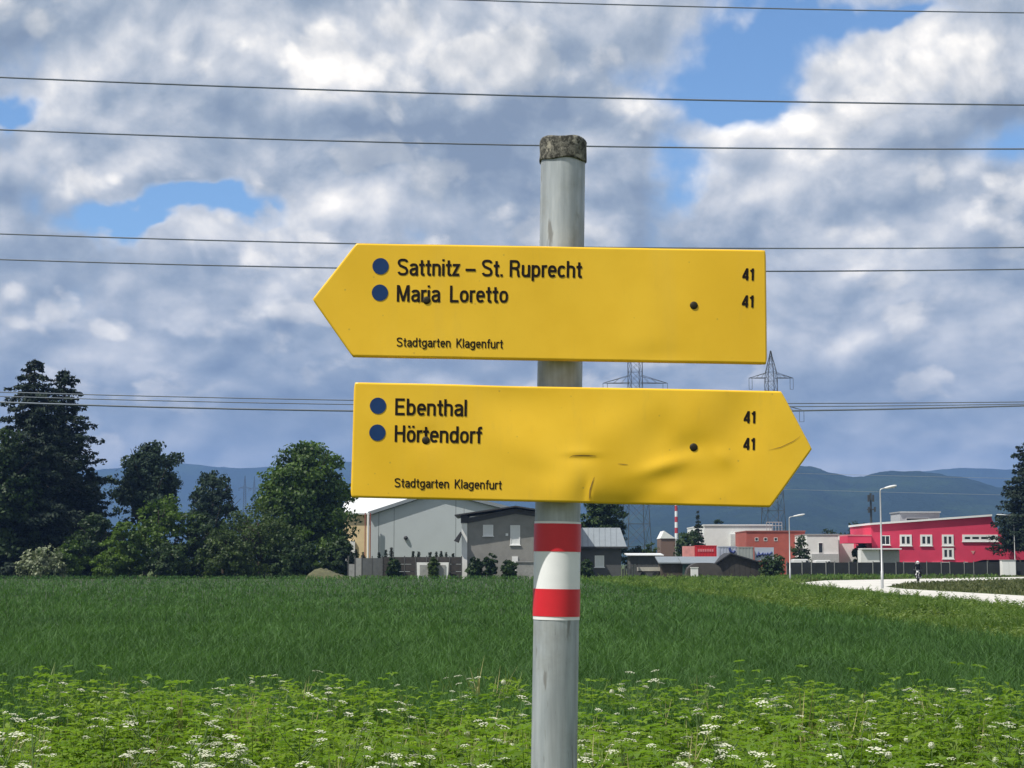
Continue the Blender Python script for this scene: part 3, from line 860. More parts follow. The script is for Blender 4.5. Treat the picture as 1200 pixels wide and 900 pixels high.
# ---- grey house
Y = 178.0
house = thing('house', 'dark grey rendered house with low black gable roof left of the pole', 'house', (X(605, Y), Y, 0))
MB().prism([(X(546, Y), 0), (X(672, Y), 0), (X(672, Y), Z(607, Y)), (X(604, Y), Z(596, Y)), (X(546, Y), Z(607, Y))], Y, Y + 9).build('wall', GREYW, house)
for (a, ya, b, yb) in ((533, 605, 604, 594.5), (604, 594.5, 678, 606)):
    MB().prism([(X(a, Y), Z(ya, Y)), (X(b, Y), Z(yb, Y)), (X(b, Y), Z(yb, Y) + .14), (X(a, Y), Z(ya, Y) + .14)], Y - 1.1, Y + 9.6).build('roof', DROOF, house)
MB().prism([(X(548, Y), Z(613, Y)), (X(604, Y), Z(602, Y)), (X(668, Y), Z(611, Y)), (X(668, Y), Z(607.5, Y)), (X(604, Y), Z(596.5, Y)), (X(548, Y), Z(607.5, Y))], Y - .12, Y - .004).build('gable_shadow', mat('painted_roof_shadow', (.055, .055, .058), .7, var=.2), house)  # shadow under the roof edge, put in as a dark coloured strip
MB().box(X(541, Y), X(547.5, Y), Y - .25, Y + 8.9, 0, Z(613, Y)).build('side_wall', WHITE, house)
MB().box(X(540, Y), X(548.5, Y), Y - .35, Y + 9.0, Z(613, Y) + .003, Z(603.5, Y) - .05).build('soffit', DROOF, house)
window(house, 566, 615, 578, 628, Y, PALE_PANE); window(house, 598, 615.5, 609.5, 638.5, Y, PALE_PANE)
MB().prism([(X(532, Y), Z(634, Y)), (X(540, Y), Z(623, Y)), (X(540.6, Y), Z(626, Y)), (X(537, Y), Z(636, Y))], Y - .9, Y + 1.6).build('door_canopy', DROOF, house)
MB().box(X(592.5, Y), X(595.5, Y), Y - .12, Y - .002, Z(628, Y), Z(625, Y)).build('wall_lamp', WFRAME, house)
MB().box(X(600, Y), X(607, Y), Y - .1, Y - .002, .1, Z(652, Y)).build('cellar_door', WHITE, house)
mb = MB().tube([(X(543.5, Y), Y + .5, Z(605, Y)), (X(543.5, Y), Y + .5, Z(594, Y))], .03, 6); mb.build('aerial', POSTM, house)
planter = MB().box(X(605, 176.2), X(626, 176.2), 176.2, 177.0, 0, Z(659, 176.2)); planter.box(X(604.4, 176.2), X(626.6, 176.2), 176.1, 177.1, Z(659, 176.2) + .002, Z(657.8, 176.2))
tag(planter.build('low_wall', CONC), 'low pale concrete wall in front of the grey house beside the pole', 'wall')

# ---- annex with a light hipped roof
Y = 180.0
annex = thing('annex', 'low dark annex with light grey sloping metal roof right of the pole', 'annex', (X(700, Y), Y, 0))
MB().box(X(674, Y), X(728, Y), Y, Y + 6, 0, Z(641.5, Y)).build('wall', DARKW, annex)
V = [(X(668, Y), Y - .5, Z(641.5, Y)), (X(734.5, Y), Y - .5, Z(641.5, Y)), (X(727, Y + 4), Y + 4, Z(618.5, Y + 4)), (X(668, Y + 4), Y + 4, Z(618.5, Y + 4)), (X(727, Y + 4), Y + 6.4, Z(636, Y + 6)), (X(668, Y), Y + 6.4, Z(636, Y + 6))]
mb = MB(); mb.add(V, [(0, 1, 2, 3), (1, 4, 2), (3, 2, 4, 5), (0, 3, 5), (0, 5, 4, 1)])
mb.build('roof', LROOF, annex)
MB().box(X(667, Y), X(735, Y), Y - .62, Y - .505, Z(642.5, Y), Z(640.5, Y)).build('gutter', DROOF, annex)
for k in range(8):
    xa = X(676 + k * 6.6, Y); xt = X(676 + k * 6.6, Y + 4) if k else xa
    MB().tube([(xa, Y - .48, Z(641.5, Y) + .03), (X(676 + k * 6.6, Y + 4), Y + 4, Z(618.5, Y + 4) + .03)], .028, 4).build('roof_seam', LROOF, annex)
window(annex, 697, 651, 708, 664.5, Y, PALE_PANE)

# ---- garden wall of concrete and dark wooden panels
Y = 176.0
gw = thing('garden_wall', 'dark garden wall of concrete and wood panels along the field by the hall', 'wall', (X(475, Y), Y, 0))
xs = [408, 416, 424, 436, 448, 461, 474, 487, 500, 513, 527, 541]
for i, (a, b) in enumerate(zip(xs, xs[1:])):
    if i < 4:
        MB().box(X(a, Y) + .04, X(b, Y) - .04, Y, Y + .12, 0, Z(654 if i else 661, Y)).build('concrete_panel', CONC if i in (0, 1) else mat('dark_concrete', (.10, .105, .105), .85, var=.2, scale=2), gw)
    else:
        z1 = Z(652.5, Y)
        for k in range(3):
            MB().box(X(a, Y) + .04, X(b, Y) - .04, Y + .02, Y + .06, k * z1 / 3 + .02, (k + 1) * z1 / 3 - .02).build('board', WOODD, gw)
for a in xs: MB().box(X(a, Y) - .05, X(a, Y) + .05, Y - .03, Y + .15, 0, Z(652, Y) + .05).build('post', mat('wall_post', (.09, .09, .085), .8), gw)
pl = thing('planter', 'white concrete planter box with a green plant against the dark wall', 'planter', (X(507, 175), 175, 0))
mb = MB()
mb.prism([(X(489, 175), 0), (X(525, 175), 0), (X(526, 175), Z(659, 175)), (X(488.5, 175), Z(659, 175))], 174.6, 175.6); mb.build('box', WHITE, pl)
for a, b in ((492, 502), (511, 522)): MB().box(X(a, 174.6), X(b, 174.6), 174.52, 174.598, .2, Z(662, 174.6)).build('panel', CONC, pl)

# ---- sheds and yard clutter right of the annex
def shed(name, label, x0, x1, ytop, yeave, Y, depth, wall, roof, apex=None, cat='shed', over=.35):
    t = thing(name, label, cat, (X((x0 + x1) / 2, Y), Y, 0))
    xa, xb, ze, zt = X(x0, Y), X(x1, Y), Z(yeave, Y), Z(ytop, Y)
    k = 8; bw = (xb - xa) / k
    for i in range(k): MB().box(xa + i * bw + .015, xa + (i + 1) * bw - .015, Y + (i % 2) * .015, Y + .06, 0, ze).build('board', wall, t)
    MB().box(xa + .02, xb - .02, Y + .07, Y + depth, 0, ze - .01).build('wall', wall, t)
    if apex is None:
        V = [(xa - over, Y - over, ze), (xb + over, Y - over, ze), (xb + over, Y + depth, zt), (xa - over, Y + depth, zt)]
        mb = MB(); mb.add(V + [(x, y, z - .12) for x, y, z in V], [(0, 1, 2, 3), (7, 6, 5, 4), (0, 4, 5, 1), (1, 5, 6, 2), (2, 6, 7, 3), (3, 7, 4, 0)])
    else:
        xm = X(apex, Y)
        MB().add([(xa, Y + .05, ze), (xb, Y + .05, ze), (xm, Y + .05, zt), (xa, Y + depth, ze), (xb, Y + depth, ze), (xm, Y + depth, zt)], [(0, 1, 2), (5, 4, 3), (0, 2, 5, 3), (1, 4, 5, 2)]).build('gable', wall, t)
        mb = MB()
        for (x_, z_) in ((xa - over, ze - over * .35), (xb + over, ze - over * .35)):
            V = [(x_, Y - over, z_), (xm, Y - over, zt), (xm, Y + depth + over, zt), (x_, Y + depth + over, z_)]
            mb.add([(x, y, z + .02) for x, y, z in V] + [(x, y, z + .15) for x, y, z in V], [(0, 1, 2, 3), (7, 6, 5, 4), (0, 4, 5, 1), (1, 5, 6, 2), (2, 6, 7, 3), (3, 7, 4, 0)])
    mb.build('roof', roof, t)
    return t
BROWNW = mat('brown_boards', (.075, .058, .045), .8, var=.25, scale=3)
GREENW = mat('green_boards', (.020, .055, .048), .7, var=.2, scale=2)
shed('shed', 'shed of brown boards with a bluish light metal roof below the red container', 775, 800, 652, 659, 184, 4, BROWNW, LROOF)
shed('shed', 'dark green board shed with a light metal roof left of the grey tarpaulin', 800.6, 850, 652, 659.5, 183, 4, GREENW, LROOF, over=.2)
shed('shed', 'black board shed with a low dark gable roof beside the round bush', 842, 892, 649.5, 660, 182, 5, WOODD, DROOF, apex=856)
shed('shed', 'open grey shed with white flat roof right of the annex', 738, 774, 648, 650, 192, 4, DARKW, WROOF)
# tarpaulin-covered heap
mb = MB(); Yt = 179.0
xs = np.linspace(X(803, Yt), X(848, Yt), 15)
for a, b in zip(xs, xs[1:]):
    h = lambda x: .15 + (Z(659.5, Yt) - .15) * max(0, 1 - abs((x - (xs[0] + xs[-1]) / 2) / (xs[-1] - xs[0]) * 2) ** 3.2) ** .5
    mb.add([(a, Yt, 0), (b, Yt, 0), (b, Yt, h(b)), (a, Yt, h(a)), (a, Yt + 2, 0), (b, Yt + 2, 0), (b, Yt + 2, h(b)), (a, Yt + 2, h(a))], [(0, 1, 2, 3), (7, 6, 5, 4), (3, 2, 6, 7)], False)
tag(mb.build('covered_woodpile', mat('brown_tarpaulin', (.060, .052, .046), .6, var=.25, scale=2.5, bump=.5, bscale=3)), 'round-topped heap under a dark brown tarpaulin behind the field', 'woodpile')
mb = MB(); Yt = 178.0
pbox(mb, 810, 665.5, 818, 674, Yt, .7, True); mb.box(X(809.4, Yt), X(818.6, Yt), Yt - .05, Yt + .75, Z(665.5, Yt) + .002, Z(665, Yt) + .03)
tag(mb.build('electric_box', WHITE), 'small white box standing before the brown tarpaulin heap', 'utility box')
# trailers and pallets
tr = thing('trailer', 'flat trailer with pale side boards parked right of the annex', 'trailer', (X(760, 186), 186, 0))
for k in range(2): MB().box(X(748, 186), X(775, 186), 186 + k * 1.8, 186.08 + k * 1.8, Z(664, 186) if False else .75, 1.18).build('side_board', mat('pale_board', (.48, .46, .40), .8, var=.2, scale=2), tr)
MB().box(X(748, 186), X(775, 186), 186.1, 187.78, .62, .745).build('bed', WOODD, tr)
for px in (754, 768):
    mb = MB(); mb.tube([(X(px, 186) , 185.98, .32), (X(px, 186), 186.16, .32)], .32, 14); mb.build('wheel', RUBBER, tr)
st = thing('pallet_stack', 'grey upright pallets and boards leaning beside the annex corner', 'pallets', (X(737, 183), 183, 0))
for k in range(6):
    x_ = X(729 + k * 2.8, 183)
    MB().box(x_, x_ + .19, 183 + (k % 2) * .06, 183.05 + (k % 2) * .06, 0, 1.0 + .25 * ((k * 7) % 3)).build('board', mat('weathered_board', (.26, .25, .22), .9, var=.25, scale=4), st)
# containers
def ribbed(t, x0, x1, y0, y1, Y, depth, m_, name='body'):
    xa, xb, za, zb = X(x0, Y), X(x1, Y), Z(y1, Y), Z(y0, Y)
    MB().box(xa, xb, Y + .04, Y + depth, za, zb).build(name, m_, t)
    k = max(4, int((xb - xa) / .35)); w = (xb - xa) / k
    for i in range(k): MB().box(xa + i * w + w * .12, xa + i * w + w * .62, Y, Y + .038, za + .08, zb - .08).build('rib', m_, t)
    mb = MB(); mb.box(xa - .03, xb + .03, Y - .02, Y + .1, zb - .078, zb + .03); mb.box(xa - .03, xb + .03, Y - .02, Y + .1, za - .03, za + .078); mb.build('rail', m_, t)
Y = 200.0
rc = thing('container', 'bright red container with its sunlit end coloured paler, standing on the yard behind the sheds', 'container', (X(820, Y), Y, 0))
ribbed(rc, 815, 840, 639.5, 656.5, Y, 2.4, REDBOX)
MB().box(X(802, Y), X(814.4, Y), Y + .2, Y + 2.4, Z(656.5, Y), Z(640, Y)).build('end_section', mat('sunlit_red_paint', (.72, .30, .28), .5, var=.15, scale=2), rc)  # sunlit end of the red box, the light put into a paler colour
MB().box(X(800, Y), X(842, Y), Y + .3, Y + 2.3, 0, Z(656.5, Y) - .032).build('support', DARKW, rc)
mb = MB()
for i in range(7): mb.box(X(818 + i * 2.7, Y), X(820 + i * 2.7, Y), Y - .03, Y - .004, Z(646.5, Y), Z(643.5, Y))
mb.build('faded_lettering', mat('faded_pink_print', (.66, .20, .22), .6), rc)
Y = 204.0
bc = thing('container', 'pale blue container with a dark swoosh mark behind the black shed', 'container', (X(853, Y), Y, 0))
ribbed(bc, 842, 863.5, 640.5, 657, Y, 2.4, BANNER)
MB().box(X(842, Y), X(863.5, Y), Y + .3, Y + 2.3, 0, Z(657, Y) - .032).build('support', DARKW, bc)
sw = [(855, 642), (856, 646), (859.5, 648), (861.5, 645.5)]
MB().tube([(X(a, Y), Y - .03, Z(b, Y)) for a, b in sw], .16, 6).build('swoosh_mark', BLUEP, bc)
gc = thing('container', 'plain grey-green container between the pale blue container and the lettered banner', 'container', (X(873, Y), Y, 0))
ribbed(gc, 864.5, 883, 641, 660, Y - .6, 2.4, GREYC)
MB().box(X(864.5, Y), X(883, Y), Y - .3, Y + 1.6, 0, Z(660, Y) - .032).build('support', DARKW, gc)
ba = thing('banner', 'pale banner with blue slanted script on the fence by the brick-red building', 'banner', (X(895, Y), Y, 0))
MB().box(X(884.5, Y), X(907, Y), Y, Y + .05, Z(657, Y), Z(641.5, Y)).build('sheet', BANNER, ba)
for px in (885, 906.5): MB().tube([(X(px, Y), Y + .1, 0), (X(px, Y), Y + .1, Z(641, Y))], .05, 6).build('post', POSTM, ba)
mb = MB()
scr = [(887, 653), (889.5, 647), (890.5, 652.5), (889, 650.5), (892.5, 650), (894, 648), (895, 651.5), (897, 648.5), (898, 651), (900, 648), (901, 650.5), (905, 647)]
mb.tube([(X(a, Y), Y - .04, Z(b, Y)) for a, b in scr], .12, 5); mb.build('blue_script', BLUEP, ba)

# ---- white warehouse, silo, brick-red block
Y = 262.0
wh = thing('warehouse', 'long white flat-roofed warehouse rising behind the containers', 'warehouse', (X(865, Y), Y, 0))
MB().box(X(825.5, Y), X(905, Y), Y, Y + 25, 0, Z(616, Y)).build('wall', WHITE, wh)
MB().box(X(825, Y), X(905.5, Y), Y - .15, Y + 25.2, Z(616, Y) + .003, Z(614.6, Y)).build('parapet', WFRAME, wh)
MB().box(X(856, Y), X(874, Y), Y - .6, Y - .01, Z(640, Y), Z(626, Y)).build('wall_panel', mat('off_white_panel', (.62, .63, .61), .7), wh)
MB().box(X(862, Y), X(873, Y), Y - .8, Y - .62, Z(642, Y), Z(636, Y)).build('window', GLASS, wh)
Y = 255.0
si = thing('silo', 'small white round silo at the left corner of the white warehouse', 'silo', (X(820.5, Y), Y, 0))
MB().lathe([(.58, 0), (.58, Z(628, Y)), (.5, Z(626.5, Y)), (.02, Z(625.5, Y))], (X(820.5, Y), Y, 0), 16).build('body', WHITE, si)
MB().lathe([(.62, Z(634, Y)), (.62, Z(633, Y))], (X(820.5, Y), Y, 0), 16).build('hoop', CONC, si)
Y = 246.0
br = thing('brick_red_building', 'flat brick-red building behind the pylon and the small lamp post', 'building', (X(910, Y), Y, 0))
MB().box(X(875, Y), X(944, Y), Y, Y + 12, 0, Z(623, Y)).build('wall', BRICK, br)
MB().box(X(874.5, Y), X(944.5, Y), Y - .12, Y + 12.1, Z(623, Y) + .003, Z(621.8, Y)).build('parapet', mat('brick_coping', (.30, .10, .08), .8), br)
for px in (887, 897.5, 909.5): window(br, px - 2, 630, px + 2, 634, Y, GLASS, sill=False, fr=.05)
mb = MB()
for i in range(6): mb.tube([(X(899 + i * 3.6, Y + 4), Y + 4, Z(622, Y + 4)), (X(899 + i * 3.6, Y + 4), Y + 4, Z(612, Y + 4))], .05, 5)
for yy in (612, 616): mb.tube([(X(899, Y + 4), Y + 4, Z(yy, Y + 4)), (X(917, Y + 4), Y + 4, Z(yy, Y + 4))], .05, 5)
mb.build('roof_railing', METALP, br)
# small gabled house and chimney far behind
Y = 320.0
sh = thing('house', 'small far house with white gable and brown wall below the striped chimney', 'house', (X(783, Y), Y, 0))
MB().box(X(774.5, Y), X(791.5, Y), Y, Y + 8, 0, Z(631, Y)).build('wall', mat('brown_wall', (.16, .10, .075), .8), sh)
MB().prism([(X(774, Y), Z(631, Y)), (X(792, Y), Z(631, Y)), (X(778.5, Y), Z(622, Y))], Y - .2, Y + 8).build('gable', WHITE, sh)
Y = 620.0
ch = thing('chimney', 'slender red and white striped chimney in front of the blue hills', 'chimney', (X(793, Y), Y, 0))
zt = Z(586, Y); zb = 0.0; k = 0; z = zt
while z > 11:
    r0 = .48 + (zt - z) * .012
    MB().lathe([(r0, z - 2.0), (r0 - .02, z)], (X(793, Y), Y, 0), 14).build('band', (foil_w, mat('chimney_red', (.45, .03, .03), .7))[k % 2], ch)
    z -= 2.0; k += 1
MB().lathe([(.98, 0), (.90, z)], (X(793, Y), Y, 0), 14).build('shaft', CONC, ch)

# ---- white houses, red canopy, garage
Y = 236.0
w1 = thing('white_house', 'flat white house with one slim dark window beyond the fence', 'house', (X(965, Y), Y, 0))
MB().box(X(946, Y), X(983, Y), Y, Y + 10, 0, Z(627, Y)).build('wall', WHITE, w1)
MB().box(X(945.6, Y), X(983.4, Y), Y - .1, Y + 10.1, Z(627, Y) + .003, Z(625.8, Y)).build('coping', METALP, w1)
MB().box(X(951, Y), X(983, Y), Y - .3, Y - .002, 0, Z(649, Y)).build('plinth', mat('pale_grey_plinth', (.45, .46, .46), .8), w1)
window(w1, 959.5, 636, 964.5, 648, Y, GLASS, sill=False, fr=.04)
w2 = thing('white_house', 'white annexe standing left of the red canopy, partly behind a tree', 'house', (X(992, Y), Y, 0))
MB().box(X(984, Y + 2), X(1004, Y + 2), Y + 2, Y + 10, 0, Z(627.5, Y + 2)).build('wall', WHITE, w2)
MB().box(X(983.6, Y + 2), X(1004.4, Y + 2), Y + 1.9, Y + 10.1, Z(627.5, Y + 2) + .003, Z(626.4, Y + 2)).build('coping', METALP, w2)
Y = 224.0
ga = thing('garage', 'white garage with a flat roof at the left end of the red building', 'garage', (X(1030, Y), Y, 0))
MB().box(X(1009, Y - 1), X(1031, Y - 1), Y - 1, Y + 1, 0, Z(644.5, Y - 1)).build('white_wall', WHITE, ga)
MB().box(X(1031.3, Y), X(1053, Y), Y - .6, Y + 1, 0, Z(645, Y)).build('side_wall', mat('garage_grey', (.33, .34, .33), .8), ga)
MB().box(X(1008, Y), X(1054, Y), Y - 1.5, Y + 1.1, Z(644, Y), Z(642.6, Y)).build('roof', WFRAME, ga)

# ---- crimson building with a rising roof line
Y = 226.0
red = thing('red_building', 'crimson rendered building with rising white-edged roof and white windows', 'building', (X(1100, Y), Y, 0))
outl = [(1022.5, 643), (1021.5, 615), (1163, 605), (1164.5, 610), (1168, 616), (1172, 622), (1177, 629), (1182, 638), (1260, 640), (1260, 656), (1152, 656), (1140, 659), (1053.5, 659), (1053.5, 643)]
MB().prism([(X(a, Y), Z(b, Y)) for a, b in outl][::-1], Y, Y + 14).build('wall', REDW, red)
MB().prism([(X(a, Y), Z(b, Y)) for a, b in ((1020, 615.2), (1163.5, 605), (1163.5, 602.8), (1020, 613))], Y - .35, Y + 14.2).build('roof_edge', WFRAME, red)
MB().box(X(1053.8, Y), X(1139, Y), Y + .25, Y + 13.8, 0, Z(659, Y) - .002).build('base_wall', DARKW, red)
MB().box(X(1053.5, Y), X(1078, Y), Y - .12, Y + .2, Z(660.6, Y), Z(658.6, Y)).build('base_trim', WFRAME, red)
MB().box(X(1092, Y), X(1134, Y), Y - .12, Y + .2, Z(660.6, Y), Z(658.6, Y)).build('base_trim', WFRAME, red)
MB().box(X(993, Y), X(1021, Y), Y - .5, Y + 5, Z(636.5, Y), Z(628, Y)).build('canopy', REDW, red)
MB().box(X(993, Y), X(1021.4, Y), Y - .55, Y + 5.1, Z(628, Y) + .003, Z(626.8, Y)).build('canopy_edge', mat('pink_edge', (.66, .22, .24), .7), red)
for px in (1160, 1180, 1198): MB().tube([(X(px, Y), Y + 1, 0), (X(px, Y), Y + 1, Z(656, Y))], .14, 8).build('column', METALP, red)
MB().box(X(1142, Y), X(1260, Y), Y + 6, Y + 13, 0, Z(656, Y) - .01).build('recess_wall', DARKW, red)
window(red, 1033, 627.5, 1043.5, 638.5, Y, GLASS, mull=1)
for (a, b) in ((1055, 1069), (1079, 1093), (1104.5, 1118)): window(red, a, 626.5, b, 639.5, Y, GLASS, mull=1, fr=.26, proud=.09)
window(red, 1104.5, 642, 1118, 655, Y, GLASS, mull=1, fr=.26, proud=.09)
window(red, 1128.5, 626.5, 1170, 634.5, Y, GLASS, mull=3, fr=.30, proud=.09)
mb = MB(); em = [(1138, 645.5), (1143, 645.5), (1140.5, 649.5)]
mb.prism([(X(a, Y), Z(b, Y)) for a, b in em], Y - .05, Y - .004); mb.build('emblem', mat('pale_emblem', (.58, .28, .26), .7), red)
Y2 = 236.0
rb = thing('roof_house', 'pale grey flat-roofed storey with dark strip window above the crimson building', 'building', (X(1079, Y2), Y2 + 6, 0))
MB().box(X(1056, Y2 + 6), X(1102.5, Y2 + 6), Y2 + 6, Y2 + 12, 0, Z(601, Y2 + 6)).build('wall', mat('pale_grey_render', (.42, .44, .46), .8), rb)
MB().box(X(1055, Y2 + 6), X(1103.5, Y2 + 6), Y2 + 5.7, Y2 + 12.2, Z(601, Y2 + 6) + .003, Z(599.4, Y2 + 6)).build('parapet', METALP, rb)
window(rb, 1063, 607, 1090, 612, Y2 + 6, GLASS, sill=False, fr=.05)
# ---- dark fence along the far side of the road
Y = 213.0
fe = thing('fence', 'long dark netted fence with metal posts in front of the crimson building', 'fence', (X(1060, Y), Y, 0))
pxs = [922, 940, 951, 968, 978, 995, 1005, 1023, 1035, 1050, 1059, 1073, 1086, 1103, 1113, 1130, 1141, 1157, 1172, 1190, 1206, 1222, 1240]
for a, b in zip(pxs, pxs[1:]):
    MB().box(X(a, Y) + .07, X(b, Y) - .07, Y, Y + .04, .06, Z(658.6 + (a % 7) * .12, Y)).build('panel', NET, fe)
for a in pxs: MB().tube([(X(a, Y), Y - .02, 0), (X(a, Y), Y - .02, Z(657.6, Y))], .06, 8).build('post', POSTM, fe)
cb = thing('cabinet', 'white cabinet standing before the dark fence near the right edge', 'cabinet', (X(1182, 211.5), 211.5, 0))
mb = MB(); pbox(mb, 1174, 656.6, 1190.5, 674, 211.5, .9, True); mb.build('body', WHITE, cb, bevel=.03)
MB().box(X(1173.6, 211.5), X(1190.9, 211.5), 211.4, 212.5, Z(656.6, 211.5) + .003, Z(655.9, 211.5)).build('lid', METALP, cb)
mb = MB()
for a, b in ((1174.6, 1182), (1182.5, 1190)): mb.box(X(a, 211.5), X(b, 211.5), 211.47, 211.498, .15, Z(657.5, 211.5))
mb.build('door', WFRAME, cb)

# ---- parked white vans behind the fence
def van(px0, px1, ytop, Y, label):
    xa, xb, zt = X(px0, Y), X(px1, Y), Z(ytop, Y); l = xb - xa
    t = thing('parked_van', label, 'van', ((xa + xb) / 2, Y, 0), 'white vans parked behind the fence')
    o = [(0, .35), (1, .35), (1, .52 * zt), (.985, .60 * zt), (.90, .66 * zt), (.83, .97 * zt), (.78, zt), (.10, zt), (.02, .96 * zt), (0, .7 * zt)]
    MB().prism([(xa + a * l, z) for a, z in o], Y, Y + 1.9).build('body', mat('white_van_paint', (.78, .78, .77), .3, coat=.5, var=.02), t, bevel=.06)
    w = [(.70, .62 * zt), (.88, .64 * zt), (.815, .92 * zt), (.70, .92 * zt)]
    MB().prism([(xa + a * l, z) for a, z in w], Y - .012, Y - .003).build('side_window', GLASS, t)
    for f in (.18, .82):
        wl = MB().tube([(xa + f * l, Y - .03, .33), (xa + f * l, Y + .2, .33)], .33, 16).build('wheel', RUBBER, t)
        MB().tube([(xa + f * l, Y - .05, .33), (xa + f * l, Y - .031, .33)], .19, 12).build('rim', METALP, wl)
    MB().box(xb - .03, xb + .03, Y + .1, Y + .5, .75, .95).build('headlight', WFRAME, t)
van(929, 951, 655.2, 216.5, 'white van behind the fence in front of the round clipped tree')
van(955, 977, 656.4, 217.0, 'white van behind the fence in front of the white house')

# ---- street lamps
def lamp(px, py_base, py_top, hx, hy, label, side=1, neck=.26):
    b = G(px, py_base); Y = b.y
    t = thing('street_lamp', label, 'street lamp', (b.x, Y, 0), 'street lamps along the road')
    zt = Z(py_top, Y); s = Y / FPX
    MB().tube([(b.x, Y, 0), (b.x, Y, 1.1), (b.x, Y, 1.12), (b.x, Y, zt - .12)], [.085, .085, .062, .045], 10).build('pole', METALP, t)
    hxw = (hx - px) * s; hz = Z(hy, Y)
    MB().tube([(b.x, Y, zt - .13), (b.x + .03 * side, Y, zt - .03), (b.x + .16 * side, Y, zt + .02), (b.x + hxw * (neck + .06), Y, zt + (hz - zt) * (neck + .04))], .036, 8).build('arm', METALP, t)
    mb = MB(); p0 = Vector((b.x + hxw * neck, Y, zt + (hz - zt) * neck)); p1 = Vector((b.x + hxw, Y, hz))
    V = []; k = 12; st = [(0, .05, .04), (.12, .10, .06), (.45, .17, .085), (.8, .17, .075), (.95, .13, .05), (1, .04, .02)]
    d = (p1 - p0); up = Vector((-d.z, 0, d.x)).normalized() * (1 if d.x > 0 else -1)
    for u, w, h in st:
        c = p0 + d * u
        V += [c + Vector((0, math.cos(2 * math.pi * i / k) * w, 0)) + up * math.sin(2 * math.pi * i / k) * h for i in range(k)]
    mb.add(V, [(a * k + i, a * k + (i + 1) % k, (a + 1) * k + (i + 1) % k, (a + 1) * k + i) for a in range(5) for i in range(k)], True)
    mb.build('lamp_head', mat('lamp_head_paint', (.66, .67, .67), .35, var=.04), t)
    c = p0 + d * .55 - up * .075
    MB().box(c.x - abs(d.x) * .28, c.x + abs(d.x) * .28, Y - .11, Y + .11, c.z - .012, c.z + .006).build('lens', mat('lamp_lens', (.55, .57, .58), .15), t)
lamp(1034, 690, 573, 1053.5, 569, 'tall street lamp at the road fork in front of the crimson building')
lamp(926, 680.5, 606, 944.5, 602.5, 'shorter street lamp in front of the brick-red building')
lamp(1190, 674.9, 604, 1170, 603, 'street lamp at the right edge with its head before the dark tree', -1, .42)

# ---- pylons
def pylon(px, Y, ztop, arms, wb, wt, label, waist=.0, name='pylon'):
    x = X(px, Y); rng = random.Random(int(px))
    t = thing(name, label, 'pylon', (x, Y, 0), 'power line pylons')
    zn = arms[0][0] - .5                    # body keeps the width wt from the lowest arm up to the highest one
    def half(z):
        if z < zn: return wb + (wt - wb) * (z / zn) ** .8
        zt2 = arms[-1][0] + .6
        return wt if z < zt2 else max(.06, wt * (ztop - z) / (ztop - zt2))
    levels = [0.0]
    while levels[-1] < ztop - 1.0:
        levels.append(min(ztop, levels[-1] + max(1.5, half(levels[-1]) * 1.9)))
    th = max(.05, min(Y, 600) / FPX * .42)
    rot = R(12)
    def corner(i, z):
        h = half(z); a = rot + math.pi / 4 + i * math.pi / 2
        return Vector((x + h * 1.414 * math.cos(a), Y + h * 1.414 * math.sin(a), z))
    legs = []
    for i in range(4):
        MB().tube([corner(i, z) for z in levels], th, 4, smooth=False).build('leg', PYL, t)
    mb = MB()
    for z0, z1 in zip(levels, levels[1:]):
        for i in range(4):
            j = (i + 1) % 4
            mb.tube([corner(i, z0), corner(j, z1)], th * .5, 3, smooth=False)
            mb.tube([corner(j, z0), corner(i, z1)], th * .5, 3, smooth=False)
            mb.tube([corner(i, z0), corner(j, z0)], th * .5, 3, smooth=False)
    mb.build('bracing', PYL, t)
    for (z, L) in arms:
        for s in (-1, 1):
            mb = MB(); h = half(z); tip = Vector((x + s * L, Y, z))
            for dy in (-h, h):
                mb.tube([(x + s * h, Y + dy, z), tip], th * .8, 4, smooth=False)
                mb.tube([(x + s * h * .9, Y + dy, z + L * .24), tip], th * .6, 4, smooth=False)
                for q in (.3, .6):
                    mb.tube([(x + s * (h + (L - h) * q), Y + dy * (1 - q), z), (x + s * (h + (L - h) * (q - .22)), Y + dy * (1 - q), z + L * .24 * (1 - q + .22))], th * .4, 3, smooth=False)
            mb.build('cross_arm', PYL, t)
            mb = MB()
            for q in (1.0, .86): mb.tube([(x + s * L * q, Y, z), (x + s * L * q, Y, z - 2.2)], th * .65, 5)
            mb.tube([(x + s * L, Y, z - 2.2), (x + s * L * .86, Y, z - 2.2)], th * .5, 4); mb.build('insulator', PYL, t)
    return t
Ya, Yb = 290.0, 330.0
pylon(746, Ya, Z(352, Ya), [(Z(449, Ya), 38 * Ya / FPX), (Z(405, Ya), 30 * Ya / FPX)], 2.3, 1.0, 'lattice pylon whose arms show between the two yellow boards')
pylon(907, Yb, Z(411, Yb), [(Z(481, Yb), 38 * Yb / FPX), (Z(443, Yb), 26 * Yb / FPX)], 2.3, .95, 'lattice pylon rising behind the tip of the lower board')
pylon(285.5, 1500, Z(556, 1500), [(Z(572, 1500), 5.5)], 2.6, .9, 'tiny far pylon between the trees, the left of two')
pylon(296.5, 1650, Z(558, 1650), [(Z(573, 1650), 5.5)], 2.6, .9, 'tiny far pylon between the trees, the right of two')
